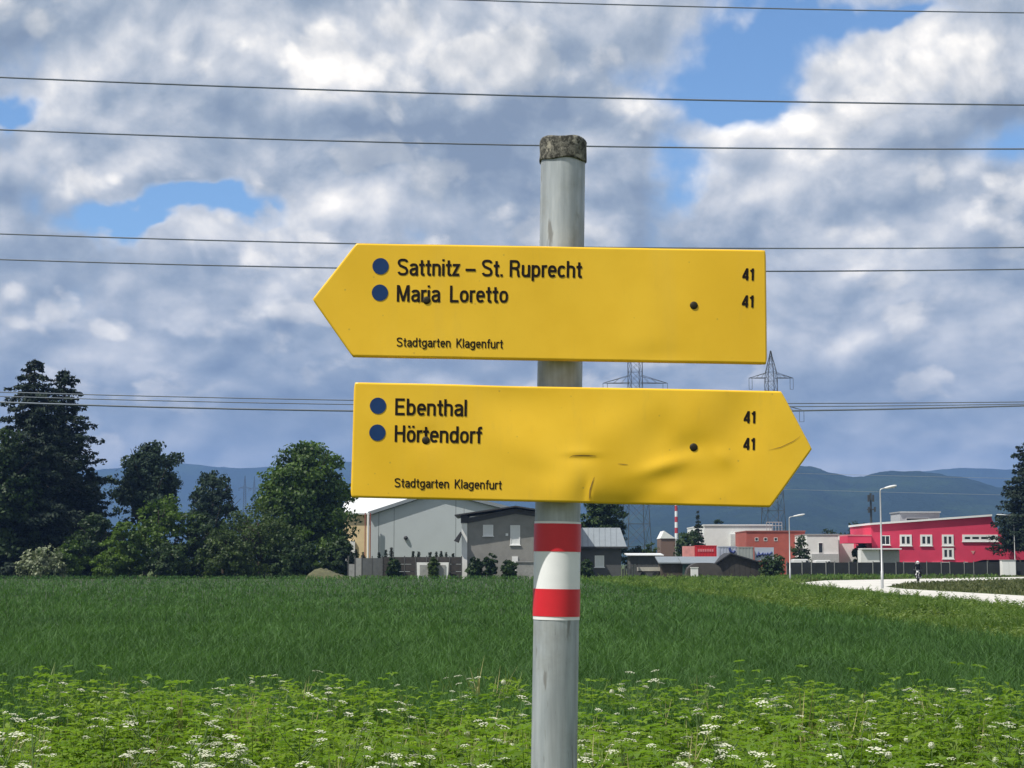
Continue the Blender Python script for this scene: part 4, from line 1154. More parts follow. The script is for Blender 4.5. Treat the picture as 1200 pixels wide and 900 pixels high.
# mobile phone mast
Y = 360.0
am = thing('antenna_mast', 'phone mast with dark antenna panels left of the crimson building', 'mast', (X(1022, Y), Y, 0))
MB().tube([(X(1022, Y), Y, 0), (X(1022, Y), Y, Z(579, Y))], [.34, .2], 8).build('shaft', PYL, am)
for (dx_, y0, y1) in ((-.55, 580, 588), (.45, 580, 588), (-.1, 578, 586), (-.5, 594, 601), (.75, 594, 600)):
    MB().box(X(1022, Y) + dx_ - .2, X(1022, Y) + dx_ + .2, Y - .5, Y - .2, Z(y1, Y), Z(y0, Y)).build('antenna_panel', PYL, am)
MB().tube([(X(1022, Y) - .9, Y - .1, Z(597, Y)), (X(1022, Y) + .95, Y - .1, Z(597, Y))], .12, 6).build('bracket', PYL, am)

# ---- overhead wires
WIRE = mat('wire_aluminium', (.16, .19, .23), .5, metal=.4, var=.05)
def wire(pts, Y0, Y1, r, label, span=150):
    """pts: three photo points; the sag curve through them runs on past both picture edges"""
    q = []
    for px, py in pts:
        Yc = Y0 + (Y1 - Y0) * px / 1200.0
        q.append(P(px, py, Yc))
    xs = np.array([v.x for v in q]); zs = np.array([v.z for v in q])
    c = np.polyfit(xs, zs, 2 if len(q) > 2 else 1)
    yc = np.polyfit(xs, [v.y for v in q], 1)
    xx = np.linspace(-span, span, 81)
    path = [(x, float(np.polyval(yc, x)), float(np.polyval(c, x))) for x in xx]
    o = MB().tube(path, r, 6).build('power_line_wire', WIRE)
    return tag(o, label, 'wire', 'overhead wires crossing the sky')
wire([(520, -1), (860, 9), (1200, 15)], 64, 66, .026, 'topmost overhead wire, crossing the upper right corner of the sky')
wire([(0, 90.5), (600, 112), (1200, 123)], 60, 62, .032, 'second overhead wire from the top, above the pole cap')
wire([(0, 152), (600, 170), (1200, 174.5)], 60, 62, .030, 'third overhead wire, passing just behind the pole cap')
wire([(0, 274), (410, 285.5), (1200, 290)], 62, 64, .028, 'fourth overhead wire, meeting the top edge of the upper board')
wire([(0, 304), (390, 314), (1200, 315.5)], 62, 64, .028, 'fifth overhead wire, meeting the point of the upper board')
wire([(0, 459.5), (410, 469), (1200, 471)], 70, 72, .024, 'upper of the low wires crossing above the round trees')
wire([(0, 464.5), (410, 474), (1200, 473.5)], 70, 72, .022, 'middle of the low wires crossing above the round trees')
wire([(0, 471.5), (410, 481.5), (1200, 475.5)], 69, 71, .040, 'thick lowest wire crossing behind the lower board')
HW = mat('far_wire', (.30, .34, .38), .5, var=.05)
for k, (a, b, lb) in enumerate(((556, 553, 'upper of two thin far wires in front of the right hills'), (575, 574, 'lower of two thin far wires in front of the right hills'))):
    p0, p1 = P(905, a - 2, 330), P(1900, b, 420)
    path = [p0.lerp(p1, i / 30) - Vector((0, 0, 3.0 * math.sin(math.pi * i / 30) * .6)) for i in range(31)]
    tag(MB().tube(path, .035, 5).build('power_line_wire', HW), lb, 'wire', 'far wires before the hills')

# ---- rider on a motorcycle
b = G(1076, 681.5); bxr, byr = b.x, b.y
moto = thing('motorcycle', 'dark motorcycle with a white front panel coming along the pale road', 'motorcycle', (bxr, byr, 0))
BLK = mat('black_paint', (.015, .015, .017), .35, coat=.3, var=.1)
f = Vector((-.30, -.95, 0)); s_ = Vector((.95, -.30, 0))           # it comes towards the viewer, slightly left
B0 = Vector((bxr, byr, 0))
for k in (.68, -.68):
    c = B0 + f * k + Vector((0, 0, .31)); mb = MB()
    pr = []
    for i in range(20):
        a = 2 * math.pi * i / 20; pr.append(c + f * (.25 * math.cos(a)) + Vector((0, 0, .25 * math.sin(a))))
    mb.tube(pr + [pr[0], pr[1]], .062, 8, cap=False); w = mb.build('wheel', RUBBER, moto)
    MB().tube([c - s_ * .04, c + s_ * .04], .17, 12).build('rim', METALP, w)
mb = MB(); mb.tube([B0 + f * .5 + Vector((0, 0, .80)), B0 + f * .2 + Vector((0, 0, .92)), B0 + Vector((0, 0, .82)), B0 - f * .5 + Vector((0, 0, .80)), B0 - f * .8 + Vector((0, 0, .86))], [.12, .18, .15, .15, .06], 10); mb.build('tank_and_seat', BLK, moto)
mb = MB(); mb.tube([B0 + f * .35 + Vector((0, 0, .55)), B0 - f * .3 + Vector((0, 0, .48))], [.2, .18], 10); mb.build('engine', BLK, moto)
mb = MB()
for k in (-.09, .09): mb.tube([B0 + f * .68 + s_ * k + Vector((0, 0, .31)), B0 + f * .45 + s_ * k + Vector((0, 0, .95))], .03, 6)
mb.build('fork', METALP, moto)
mb = MB(); mb.tube([B0 + f * .4 + s_ * -.36 + Vector((0, 0, 1.02)), B0 + f * .48 + Vector((0, 0, 1.0)), B0 + f * .4 + s_ * .36 + Vector((0, 0, 1.02))], .018, 6); mb.build('handlebar', BLK, moto)
mb = MB(); mb.ball(B0 + f * .62 + Vector((0, 0, .86)), (.08, .07, .08)); mb.build('headlight', WFRAME, moto)
mb = MB(); mb.ball(B0 + f * .66 + s_ * -.12 + Vector((0, 0, .62)), (.06, .06, .07)); mb.build('front_panel', WHITE, moto)
mb = MB(); mb.tube([B0 - f * .1 + s_ * .18 + Vector((0, 0, .36)), B0 - f * .85 + s_ * .2 + Vector((0, 0, .42))], [.05, .07], 8); mb.build('exhaust', METALP, moto)
person = thing('person', 'person in dark clothes and white helmet riding the motorcycle', 'person', (bxr, byr, 0))
def skin_body(name, pts, edges, rad, material, parent):
    o_ = ORG[parent.name]
    me = bpy.data.meshes.new(name); me.from_pydata([tuple(Vector(p) - o_) for p in pts], edges, []); me.materials.append(material)
    ob = bpy.data.objects.new(name, me); COL.objects.link(ob); ob.parent = parent; ORG[ob.name] = o_.copy()
    sk = ob.modifiers.new('skin', 'SKIN'); sk.use_smooth_shade = True
    for v, r_ in zip(me.skin_vertices[0].data, rad): v.radius = (r_, r_)
    me.skin_vertices[0].data[0].use_root = True
    sb = ob.modifiers.new('sub', 'SUBSURF'); sb.levels = 1; sb.render_levels = 2
    return ob
def at(fw, si, z): return B0 + f * fw + s_ * si + Vector((0, 0, z))
pts = [at(-.25, 0, .98), at(-.18, 0, 1.2), at(-.08, 0, 1.42), at(-.04, 0, 1.52),
       at(-.08, -.19, 1.42), at(.12, -.33, 1.2), at(.36, -.33, 1.06), at(-.08, .19, 1.42), at(.12, .33, 1.2), at(.36, .33, 1.06),
       at(-.2, -.12, .95), at(.18, -.24, .86), at(.02, -.24, .48), at(.12, -.24, .40), at(-.2, .12, .95), at(.18, .24, .86), at(.02, .24, .48), at(.12, .24, .40)]
edges = [(0, 1), (1, 2), (2, 3), (2, 4), (4, 5), (5, 6), (2, 7), (7, 8), (8, 9), (0, 10), (10, 11), (11, 12), (12, 13), (0, 14), (14, 15), (15, 16), (16, 17)]
rad = [.16, .16, .17, .06, .085, .06, .05, .085, .06, .05, .11, .085, .06, .055, .11, .085, .06, .055]
skin_body('body', pts, edges, rad, mat('dark_riding_suit', (.012, .013, .017), .9, var=.3, scale=6, spec=.1), person)
mb = MB(); mb.ball(at(.0, 0, 1.66), (.13, .15, .145), 14, 9); he = mb.build('helmet', mat('white_helmet', (.75, .75, .74), .3, coat=.5, var=.02), person)
mb = MB(); mb.ball(at(.045, 0, 1.655), (.108, .118, .06), 12, 8); mb.build('visor', GLASS, he)

# ================================================================== trees and shrubs
BARK = mat('bark', (.055, .042, .032), .95, var=.3, scale=6, bump=.6, bscale=14)
L_SPRUCE = leafmat('spruce_needles', (.007, .016, .010), (.022, .042, .020), .12, .7, .35, .3)
L_PINE = leafmat('pine_needles', (.012, .030, .018), (.035, .065, .030), .12, .7, .4, .3)
L_MAPLE = leafmat('maple_leaves', (.024, .055, .011), (.105, .180, .026), .34, .5, .30, .40)
L_DARK = leafmat('dark_leaves', (.013, .032, .010), (.048, .086, .020), .25, .55, .3, .35)
L_LIGHT = leafmat('fresh_leaves', (.034, .072, .011), (.120, .200, .025), .34, .5, .35, .4)
L_WILLOW = leafmat('willow_leaves', (.026, .052, .012), (.078, .118, .028), .32, .55, .4, .35)
L_BLOSS = leafmat('blossom', (.04, .075, .02), (.36, .39, .26), .2, .6, 2.0, .3)
L_FAR = leafmat('far_tree_leaves', (.016, .034, .018), (.040, .072, .032), .2, .6, .3, .3)

def leaves(C, N_, size, rng, spread=.9, asp=.62):
    """one four-cornered leaf at every centre C, facing roughly along N_"""
    n_ = len(C)
    nn = N_ + rng.normal(0, spread, (n_, 3)); nn /= np.linalg.norm(nn, axis=1)[:, None] + 1e-9
    t = rng.normal(0, 1, (n_, 3)); t -= nn * (t * nn).sum(1)[:, None]; t /= np.linalg.norm(t, axis=1)[:, None] + 1e-9
    b = np.cross(nn, t)
    s = (size * rng.uniform(.65, 1.35, n_))[:, None]
    V = np.stack([C - t * s * .5, C + b * s * asp * .5 + nn * s * .10, C + t * s * .5, C - b * s * asp * .5 + nn * s * .10], 1).reshape(-1, 3)
    F = np.arange(n_ * 4).reshape(-1, 4)
    return V, F
def clumped(lobes, n_clump, per, rng, csize, size, shell=.62, up=.35):
    """leaf clumps near the surface of several lobes; returns leaf centres, normals, tints"""
    vol = np.array([l[1][0] * l[1][1] * l[1][2] for l in lobes]) ** .67
    pick = rng.choice(len(lobes), n_clump, p=vol / vol.sum())
    Cs, Ns, Ts = [], [], []
    for k in pick:
        c, r_ = np.array(lobes[k][0]), np.array(lobes[k][1])
        d = rng.normal(0, 1, 3); d /= np.linalg.norm(d)
        rr = shell + (1 - shell) * rng.random() ** .6
        p = c + d * r_ * rr
        m = int(per * rng.uniform(.5, 1.4)); cs = csize * rng.uniform(.6, 1.3)
        q = rng.normal(0, 1, (m, 3)); q *= (rng.random(m) ** .45 / (np.linalg.norm(q, axis=1) + 1e-9))[:, None]
        q[:, 2] *= .62
        Cs.append(p + q * cs)
        o = d * .9 + np.array([0, 0, up])
        Ns.append(q * 1.0 + o)
        Ts.append(np.clip(rng.normal(.45, .12) + rng.normal(0, .14, m) + .18 * q[:, 2], 0, 1))
    C = np.concatenate(Cs); N_ = np.concatenate(Ns); N_ /= np.linalg.norm(N_, axis=1)[:, None] + 1e-9
    return C, N_, np.concatenate(Ts)
def crown_mesh(name, lobes, n_clump, per, seed, csize, size, material, parent, spread=.7, shell=.62):
    rng = np.random.default_rng(seed)
    C, N_, T = clumped(lobes, n_clump, per, rng, csize, size, shell)
    C[:, 2] = np.maximum(C[:, 2], .08)
    V, F = leaves(C, N_, size, rng, spread)
    return fast_mesh(name, V, F, material, np.repeat(T, 4), parent)
def trunk(parent, x, Y, h, r, limbs, seed):
    rng = random.Random(seed); mb = MB()
    mid = Vector((x + rng.uniform(-.2, .2), Y, h * .55))
    mb.tube([(x, Y, -.1), (x, Y, .3), mid, (x + rng.uniform(-.3, .3), Y, h)], [r * 1.5, r, r * .75, r * .3], 9)
    for i in range(limbs):
        a = rng.uniform(0, 6.28); z0 = h * rng.uniform(.3, .8); L = h * rng.uniform(.25, .45)
        p0 = Vector((x, Y, z0)); p2 = p0 + Vector((math.cos(a) * L, math.sin(a) * L, L * .8)); p1 = (p0 + p2) / 2 + Vector((0, 0, -.1 * L))
        mb.tube([p0, p1, p2], [r * .45, r * .3, r * .1], 6)
    return mb.build('trunk', BARK, parent)
def broadleaf(px, top, hw, Y, label, material, seed, low=668, n_lobe=9, n_clump=150, per=48, leaf=.30, cl=None, name='broadleaf_tree', group=None, cat='tree', shell=.45, spread=.7):
    x = X(px, Y); s = Y / FPX; H_ = Z(top, Y); zb = .05 if low >= 665 else Z(low, Y); w = hw * s
    t = thing(name, label, cat, (x, Y, 0), group)
    rng = np.random.default_rng(seed)
    lobes = []
    ch = H_ - zb
    for i in range(n_lobe):
        u = (i + .5) / n_lobe
        v = .12 + .68 * u
        zc = zb + ch * v
        env = math.sqrt(max(.30, 1 - (2 * v - .85) ** 2))
        a = i * 2.4 + rng.uniform(-.4, .4); off = w * .48 * env * rng.uniform(.6, 1.05)
        rr = w * rng.uniform(.48, .62) * (.75 + .35 * env)
        lobes.append(((x + math.cos(a) * off, Y + math.sin(a) * off * .9, zc), (rr, rr, min(rr * .9, ch * .34))))
    lobes.append(((x, Y, zb + ch * .86), (w * .42, w * .42, ch * .14)))
    if cat == 'tree': lobes += [((x, Y, zb + ch * .56), (w * .78, w * .78, ch * .40))] * 2
    if cat in ('bush', 'shrub'): lobes += [((x, Y, zb + ch * .28), (w * .85, w * .85, ch * .30)), ((x, Y, zb + ch * .5), (w * .8, w * .8, ch * .4))]
    crown_mesh('crown', lobes, int(n_clump * 1.5), int(per * .98), seed + 1, cl or max(.35, w * .2), leaf * 1.25, material, t, spread, shell)
    trunk(t, x, Y, zb + ch * .8, max(.06, w * .055), 6, seed)
    return t
def conifer(px, top, hw, Y, label, material, seed, low=0.4, n_whorl=30, droop=.35, per=60, leaf=.34, name='spruce_tree', group=None, power=.85, base_hw=None):
    x = X(px, Y); s = Y / FPX; H_ = Z(top, Y); w = hw * s
    t = thing(name, label, 'tree', (x, Y, 0), group)
    rng = np.random.default_rng(seed)
    MB().tube([(x, Y, -.1), (x, Y, H_ * .5), (x, Y, H_ - .1)], [w * .09 + .05, w * .055 + .03, .03], 8).build('trunk', BARK, t)
    Cs, Ns, Ts = [], [], []
    mbr = MB()
    for i in range(n_whorl):
        u = (i + rng.uniform(0, .8)) / n_whorl                      # 0 at the foot of the crown
        z = low + (H_ - low) * u
        L = w * (1 - u) ** power * rng.uniform(.75, 1.12) + .12
        nb = int(5 + 5 * (1 - u))
        a0 = rng.uniform(0, 6.28)
        for b_ in range(nb):
            a = a0 + b_ * 6.283 / nb + rng.uniform(-.25, .25)
            l = L * rng.uniform(.6, 1.15)
            dirv = np.array([math.cos(a), math.sin(a), 0])
            m = max(6, int(per * l / (w + .01)))
            q = rng.random(m) ** .7
            bow = -droop * l * (q ** 1.3) + .20 * l * (q ** 3)
            p = np.array([x, Y, z]) + dirv[None] * (q * l)[:, None]
            p[:, 2] += bow
            side = np.array([-dirv[1], dirv[0], 0])
            p += side[None] * (rng.normal(0, .16, m) * l * (1.05 - .7 * q))[:, None]
            p[:, 2] -= np.abs(rng.normal(0, .05, m)) * l + rng.random(m) * .22
            Cs.append(p); nn = np.tile(dirv * .5 + np.array([0, 0, .8]), (m, 1)); Ns.append(nn)
            Ts.append(np.clip(.25 + .35 * q + rng.normal(0, .14, m), 0, 1))
            if b_ % 2 == 0:
                mbr.tube([(x, Y, z), (x + dirv[0] * l * .5, Y + dirv[1] * l * .5, z - droop * l * .35), (x + dirv[0] * l * .9, Y + dirv[1] * l * .9, z - droop * l * .72)], [.05, .03, .012], 4)
    C = np.concatenate(Cs); C[:, 2] = np.maximum(C[:, 2], .1)
    V, F = leaves(C, np.concatenate(Ns), leaf, rng, .55, .42)
    fast_mesh('crown', V, F, material, np.repeat(np.concatenate(Ts), 4), t)
    mbr.build('branches', BARK, t)
    return t

GT = 'trees along the far edge of the field'
conifer(34, 419, 92, 186, 'tallest dark spruce at the far left of the field edge', L_SPRUCE, 21, n_whorl=54, per=190, leaf=.52, droop=.42, power=.50, group=GT)
conifer(70, 430, 70, 194, 'second dark spruce close behind the tallest one', L_SPRUCE, 22, n_whorl=48, per=170, leaf=.52, power=.50, group=GT)
conifer(104, 548, 44, 191, 'low dark spruce between the tall spruces and the round pine', L_SPRUCE, 23, n_whorl=30, per=130, leaf=.46, power=.5, group=GT)
broadleaf(-6, 500, 60, 181, 'dark broadleaf tree at the left picture edge', L_DARK, 31, n_clump=190, per=60, leaf=.34, group=GT)
broadleaf(170, 516, 44, 202, 'dense dark green pine with a round crown beside the spruces', L_PINE, 32, low=622, n_clump=210, per=60, leaf=.32, group=GT, name='pine_tree', spread=.9)
broadleaf(247, 549, 31, 236, 'grey-green round tree standing farther back between pine and maple', L_FAR, 33, low=640, n_clump=120, per=46, leaf=.34, group=GT)
broadleaf(358, 512, 62, 190, 'large bright green maple left of the cream building', L_MAPLE, 34, low=668, n_lobe=12, n_clump=330, per=60, leaf=.36, group=GT, name='maple_tree')
GS = 'shrubs along the far edge of the field'
for k, (px, top, hw, Y, m_, lb, lf) in enumerate((
        (186, 578, 42, 182, L_LIGHT, 'bright green tall shrub in front of the round pine', .28),
        (112, 604, 36, 180, L_DARK, 'dark rounded shrub at the foot of the low spruce', .26),
        (146, 612, 30, 178, L_LIGHT, 'fresh green shrub left of the bright tall shrub', .26),
        (228, 602, 38, 183, L_DARK, 'dark green shrub below the far grey-green tree', .28),
        (304, 596, 58, 180, L_WILLOW, 'broad olive willow shrub in front of the maple', .24),
        (262, 622, 36, 177, L_WILLOW, 'low olive shrub on the left side of the willow', .24),
        (336, 628, 36, 178, L_DARK, 'low dark shrub on the right side of the willow', .26),
        (84, 634, 26, 177, L_LIGHT, 'small light green shrub right of the blossoming bush', .24),
        (128, 646, 22, 176, L_LIGHT, 'lowest fresh green shrub at the field edge under the spruces', .22),
        (196, 640, 30, 176.5, L_DARK, 'low dark shrub at the field edge under the bright tall shrub', .24),
        (30, 610, 40, 188, L_SPRUCE, 'blackish shrub under the tallest spruce', .3),
        (285, 606, 60, 205, L_DARK, 'dark thicket in the back between willow and pine', .34),
        (395, 628, 24, 183, L_DARK, 'dark bush at the right foot of the maple', .26))):
    broadleaf(px, top, hw, Y, lb, m_, 50 + k, low=671, n_lobe=7, n_clump=110, per=46, leaf=lf, group=GS, name='shrub', cat='shrub', spread=.85)
broadleaf(50, 643, 34, 175.5, 'bush with whitish blossom at the foot of the tall spruces', L_BLOSS, 70, low=672, n_lobe=6, n_clump=70, per=30, leaf=.26, name='flowering_bush', cat='bush')
GB = 'garden bushes before the houses'
for k, (px, top, hw, Y, lb, m_) in enumerate((
        (461, 652, 9, 175.2, 'square green bush in front of the dark garden wall', L_DARK),
        (508, 654, 6, 174.4, 'small green plant growing in front of the white planter', L_WILLOW),
        (556.5, 653, 10, 175.6, 'first round garden bush, right beside the white house corner', L_DARK),
        (574, 649, 9.5, 175.6, 'tallest round garden bush under the small house window', L_DARK),
        (596, 655, 10.5, 175.2, 'third round garden bush, under the tall house window', L_DARK),
        (687, 654, 9, 177.5, 'dark bush at the left end of the low annex', L_DARK),
        (905, 652, 16, 180.5, 'round clipped bush right of the black shed', L_DARK),
        (939, 626, 13, 230, 'round clipped tree in front of the brick-red building', L_DARK),
        (1009, 632, 12, 228, 'dark tree under the red canopy', L_DARK),
        (806, 617, 18, 243, 'dark tree left of the small spruce by the warehouse', L_DARK),
        (843, 606, 10, 330, 'treetop showing above the white warehouse roof', L_FAR),
        (745, 640, 14, 205, 'green bush behind the open grey shed', L_FAR),
        (762, 636, 12, 215, 'paler bush behind the open grey shed, on its right', L_WILLOW),
        (1006, 611, 20, 300, 'far tree behind the phone mast foot', L_FAR),
        (972, 618, 16, 330, 'far low tree above the white house', L_FAR))):
    broadleaf(px, top, hw, Y, lb, m_, 80 + k, low=671, n_lobe=6, n_clump=60, per=36, leaf=.22 + (Y > 240) * .14, group=GB, name='garden_bush', cat='bush', cl=max(.2, hw * Y / FPX * .28), spread=.8)
broadleaf(708, 566, 30, 204, 'tall dark tree behind the low annex', L_DARK, 101, low=660, n_clump=150, per=50, leaf=.32, group=GT)
conifer(1212, 516, 52, 219, 'dark conifer cut by the right picture edge beside the crimson building', L_SPRUCE, 102, n_whorl=40, per=150, leaf=.48, power=.42, low=4.2, group=GT)
conifer(818.5, 598, 15, 246, 'small pointed spruce left of the white warehouse', L_SPRUCE, 103, n_whorl=22, per=40, leaf=.4, power=.9, group=GT)
for k, (px, top) in enumerate(((411.5, 645), (417, 643), (425.5, 647), (444, 646), (452, 644), (458.5, 640), (484, 644.5), (490.5, 646), (504, 646), (511.5, 646.5), (517, 645.5), (523, 647), (531, 648))):
    conifer(px, top, 2.6 + (k % 3) * .6, 179 + (k % 2) * .6, ('thuja number one of the row, left end above the concrete wall panel', 'slim thuja left of the cream wall base', 'short thuja under the rust-red downpipe',
            'dark thuja just right of the hall corner', 'dark thuja left of the tallest in the row', 'tallest thuja of the row behind the garden wall', 'thuja left of the hall middle, above the planter',
            'shorter thuja just above the left end of the planter', 'narrow thuja above the middle of the planter', 'first of a close group of thujas by the house', 'second of a close group of thujas by the house',
            'third of a close group of thujas by the house', 'rightmost low thuja of the row, near the house corner')[k].replace('number one of the row, left end', 'at the left end of the row'),
            L_SPRUCE, 120 + k, n_whorl=16, per=18, leaf=.16, power=.6, droop=-.2, name='small_thuja', group='thujas behind the garden wall')
# heap of earth
mb = MB(); V = []; F = []
Ym = 174.5; x0, x1 = X(358, Ym), X(409, Ym); nx_, ny_ = 34, 12
rng = np.random.default_rng(5)
for j in range(ny_):
    for i in range(nx_):
        u, v = i / (nx_ - 1), j / (ny_ - 1)
        h = max(0, math.sin(math.pi * u)) ** .55 * max(0, math.sin(math.pi * v)) ** .5 * (Z(664, Ym)) * (.75 + .25 * math.sin(u * 5 + .6)) + rng.normal(0, .035) * (0 < i < nx_ - 1)
        V.append((x0 + (x1 - x0) * u, Ym - 1 + 3 * v, h - .03))
F = [(j * nx_ + i, j * nx_ + i + 1, (j + 1) * nx_ + i + 1, (j + 1) * nx_ + i) for j in range(ny_ - 1) for i in range(nx_ - 1)]
tag(MB().add(V, F, True).build('earth_heap', mat('grassy_earth', (.095, .095, .048), .95, var=.35, scale=2.5, bump=.8, bscale=6)), 'low brownish earth heap at the field edge below the maple', 'heap')

# ================================================================== crop, weeds and grass
rng = np.random.default_rng(77)
def blades(xy, h, w, lean, rng, z0=0.0, tint=(.2, .9), bendy=.35, single=False):
    """tapering blades bent over at the top: two four-cornered pieces each"""
    n_ = len(xy)
    a = rng.uniform(0, 6.283, n_); la = rng.uniform(0, 6.283, n_); ll = np.abs(rng.normal(0, 1, n_)) * lean
    c = np.stack([np.cos(a), np.sin(a), np.zeros(n_)], 1) * (w * .5)[:, None]
    L = np.stack([np.cos(la), np.sin(la), np.zeros(n_)], 1) * (ll * h)[:, None]
    b = np.stack([xy[:, 0], xy[:, 1], np.zeros(n_) + z0], 1)
    m = b + L * .35 + np.array([0, 0, 1.0]) * (h * .6)[:, None]
    t = b + L * (1 + bendy) + np.array([0, 0, 1.0]) * (h * rng.uniform(.82, 1.0, n_))[:, None]
    V = np.stack([b - c * .8, b + c * .8, m + c, m - c, t + c * .12, t - c * .12], 1).reshape(-1, 3)
    if single:
        T = rng.uniform(*tint, n_)
        V = np.stack([b - c, b + c, t + c * .15, t - c * .15], 1).reshape(-1, 3)
        return V, np.arange(n_ * 4).reshape(-1, 4), np.stack([T * .75, T * .75, T + .1, T + .1], 1).ravel()  # feet tinted darker: shade between the blades put into the colour
    k = np.arange(n_)[:, None] * 6
    F = np.concatenate([k + np.array([[0, 1, 2, 3]]), k + np.array([[3, 2, 4, 5]])])
    T = rng.uniform(*tint, n_)
    TT = np.stack([T * .8, T * .8, T, T, T + .12, T + .12], 1).ravel()  # shading towards the foot of each blade is carried by the tint
    return V, F, TT
def area_points(n_, y0, y1, rng, margin=2.0, power=2.0):
    """spots spread so that they look equally dense in the picture"""
    u = rng.random(n_)
    Y = 1 / (1 / y0 + (1 / y1 - 1 / y0) * u) if power == 2.0 else y0 + (y1 - y0) * u
    Xc = rng.uniform(-1, 1, n_) * (Y * .305 + margin)
    return np.stack([Xc, Y], 1)
# wheat
WHEAT = leafmat('young_wheat', (.030, .080, .019), (.088, .190, .044), .34, .65, .12, .25)
p = area_points(450000, 13.2, 171.5, rng)
fr = np.interp(p[:, 1], [a for a, _ in FIELD_R], [b for _, b in FIELD_R]) + rng.normal(0, .18, len(p))
p = p[p[:, 0] < fr][:262000]
far = np.maximum(1, p[:, 1] / 16)
def wheat_part(p, hgt, z0, wid, lean, tint, single=False):
    V, F, T = blades(p, hgt, wid, lean, rng, z0, tint, single=single)
    return V, F, T + .12 * np.repeat(np.sin(p[:, 0] * 2.1 + np.sin(p[:, 1] * .35)) * np.sin(p[:, 1] * .23), 4 if single else 6)
q = len(p) // 4
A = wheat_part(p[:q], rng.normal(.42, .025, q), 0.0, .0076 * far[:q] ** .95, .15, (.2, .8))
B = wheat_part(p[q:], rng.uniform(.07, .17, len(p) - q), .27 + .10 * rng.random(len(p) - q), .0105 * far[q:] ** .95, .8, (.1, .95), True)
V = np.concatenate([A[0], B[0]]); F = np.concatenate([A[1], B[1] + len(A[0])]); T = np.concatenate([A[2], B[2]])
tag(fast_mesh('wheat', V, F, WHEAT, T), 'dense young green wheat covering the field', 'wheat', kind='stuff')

# verge of tall grass and weeds between field and road
def inside_verge(p):
    left = np.interp(p[:, 1], [a for a, _ in FIELD_R] + [230], [b for _, b in FIELD_R] + [5.0])
    right = np.interp(p[:, 1], [8, 58, 86, 118, 137, 158, 199], [14.8, 17.3, 18.6, 20.2, 22.4, 28.6, 58.8])
    far = (p[:, 1] > 172) & (p[:, 1] < 176) & (p[:, 0] > -25)
    return ((p[:, 0] > left + .05) & (p[:, 0] < right - .15) & (p[:, 1] < 205) & ~((p[:, 1] > 176) & (p[:, 0] < 27))) | far
VERGE = leafmat('verge_grass', (.050, .105, .018), (.135, .220, .042), .40, .55, .35, .45)
p = area_points(330000, 22, 205, rng, 3.0)
p = p[inside_verge(p)][:95000]
lump = .5 + .5 * np.sin(p[:, 0] * 1.3 + np.sin(p[:, 1] * .21) * 2) * np.sin(p[:, 1] * .31 + p[:, 0] * .4)
dist_road = np.interp(p[:, 1], [8, 58, 86, 118, 137, 158, 199], [14.8, 17.3, 18.6, 20.2, 22.4, 28.6, 58.8]) - p[:, 0]
hh = (.16 + .34 * lump + .10 * rng.random(len(p))) * np.clip(.35 + dist_road * .25, .4, 1)
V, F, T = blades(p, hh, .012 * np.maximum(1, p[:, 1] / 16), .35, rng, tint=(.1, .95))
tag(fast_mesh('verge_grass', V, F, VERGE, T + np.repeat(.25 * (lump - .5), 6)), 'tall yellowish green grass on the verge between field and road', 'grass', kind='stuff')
# mown grass right of the road
MOWN = leafmat('mown_grass', (.060, .080, .025), (.130, .140, .055), .3, .6, .3, .4)
n_ = 60000
Yr = 1 / (1 / 60 + (1 / 211 - 1 / 60) * rng.random(n_)); Xr = rng.uniform(18, 72, n_)
ok = (Xr < Yr * .33 + 3)
from_right = np.interp(Yr, [58, 84, 106, 116, 138, 176, 211], [24.4, 25.2, 24.4, 25.4, 31.7, 53.7, 84])
beyond = np.interp(Xr, [22.6, 28.8, 59, 130], [138, 159.5, 200.5, 252])
ok &= (Xr > from_right) | (Yr > beyond)
p = np.stack([Xr, Yr], 1)[ok]
V, F, T = blades(p, rng.uniform(.08, .26, len(p)), .014 * np.maximum(1, p[:, 1] / 20), .4, rng)
tag(fast_mesh('mown_grass', V, F, MOWN, T), 'short dry grass on the strips beside the pale road', 'grass', kind='stuff')

# ---- weeds in front of the field
def diamond(c, d, n, l, w, fold=.22):
    d = d / np.linalg.norm(d); n = n - d * (n @ d); n /= np.linalg.norm(n) + 1e-9; b = np.cross(n, d)
    return [c, c + d * l * .45 + b * w * .5 + n * w * fold, c + d * l - n * l * .18, c + d * l * .45 - b * w * .5 + n * w * fold]
def proto_nettle(rng):
    V, T = [], []; ns = rng.integers(7, 10); ph = rng.uniform(0, 3)
    tip = np.array([rng.normal(0, .10), rng.normal(0, .10), 1.0])
    for i in range(ns):
        u = .22 + .78 * i / (ns - 1); c = tip * np.array([u * u, u * u, u]) + rng.normal(0, .012, 3)
        L = (.17 - .09 * u) * rng.uniform(.8, 1.25)
        for k in range(2 if u < .9 else 4):
            a = ph + i * 1.57 + k * (3.1416 if u < .9 else 1.57) + rng.normal(0, .25)
            d = np.array([math.cos(a), math.sin(a), rng.uniform(-.15, .55)])
            V += diamond(c, d, np.array([0, 0, 1.0]), L, L * .55); T += [rng.uniform(.25, .75) + .2 * u] * 4
    w = .006
    V += [np.array([-w, 0, 0]), np.array([w, 0, 0]), tip + np.array([w * .5, 0, 0]), tip - np.array([w * .5, 0, 0])]; T += [.5] * 4
    return np.array(V), np.array(T)
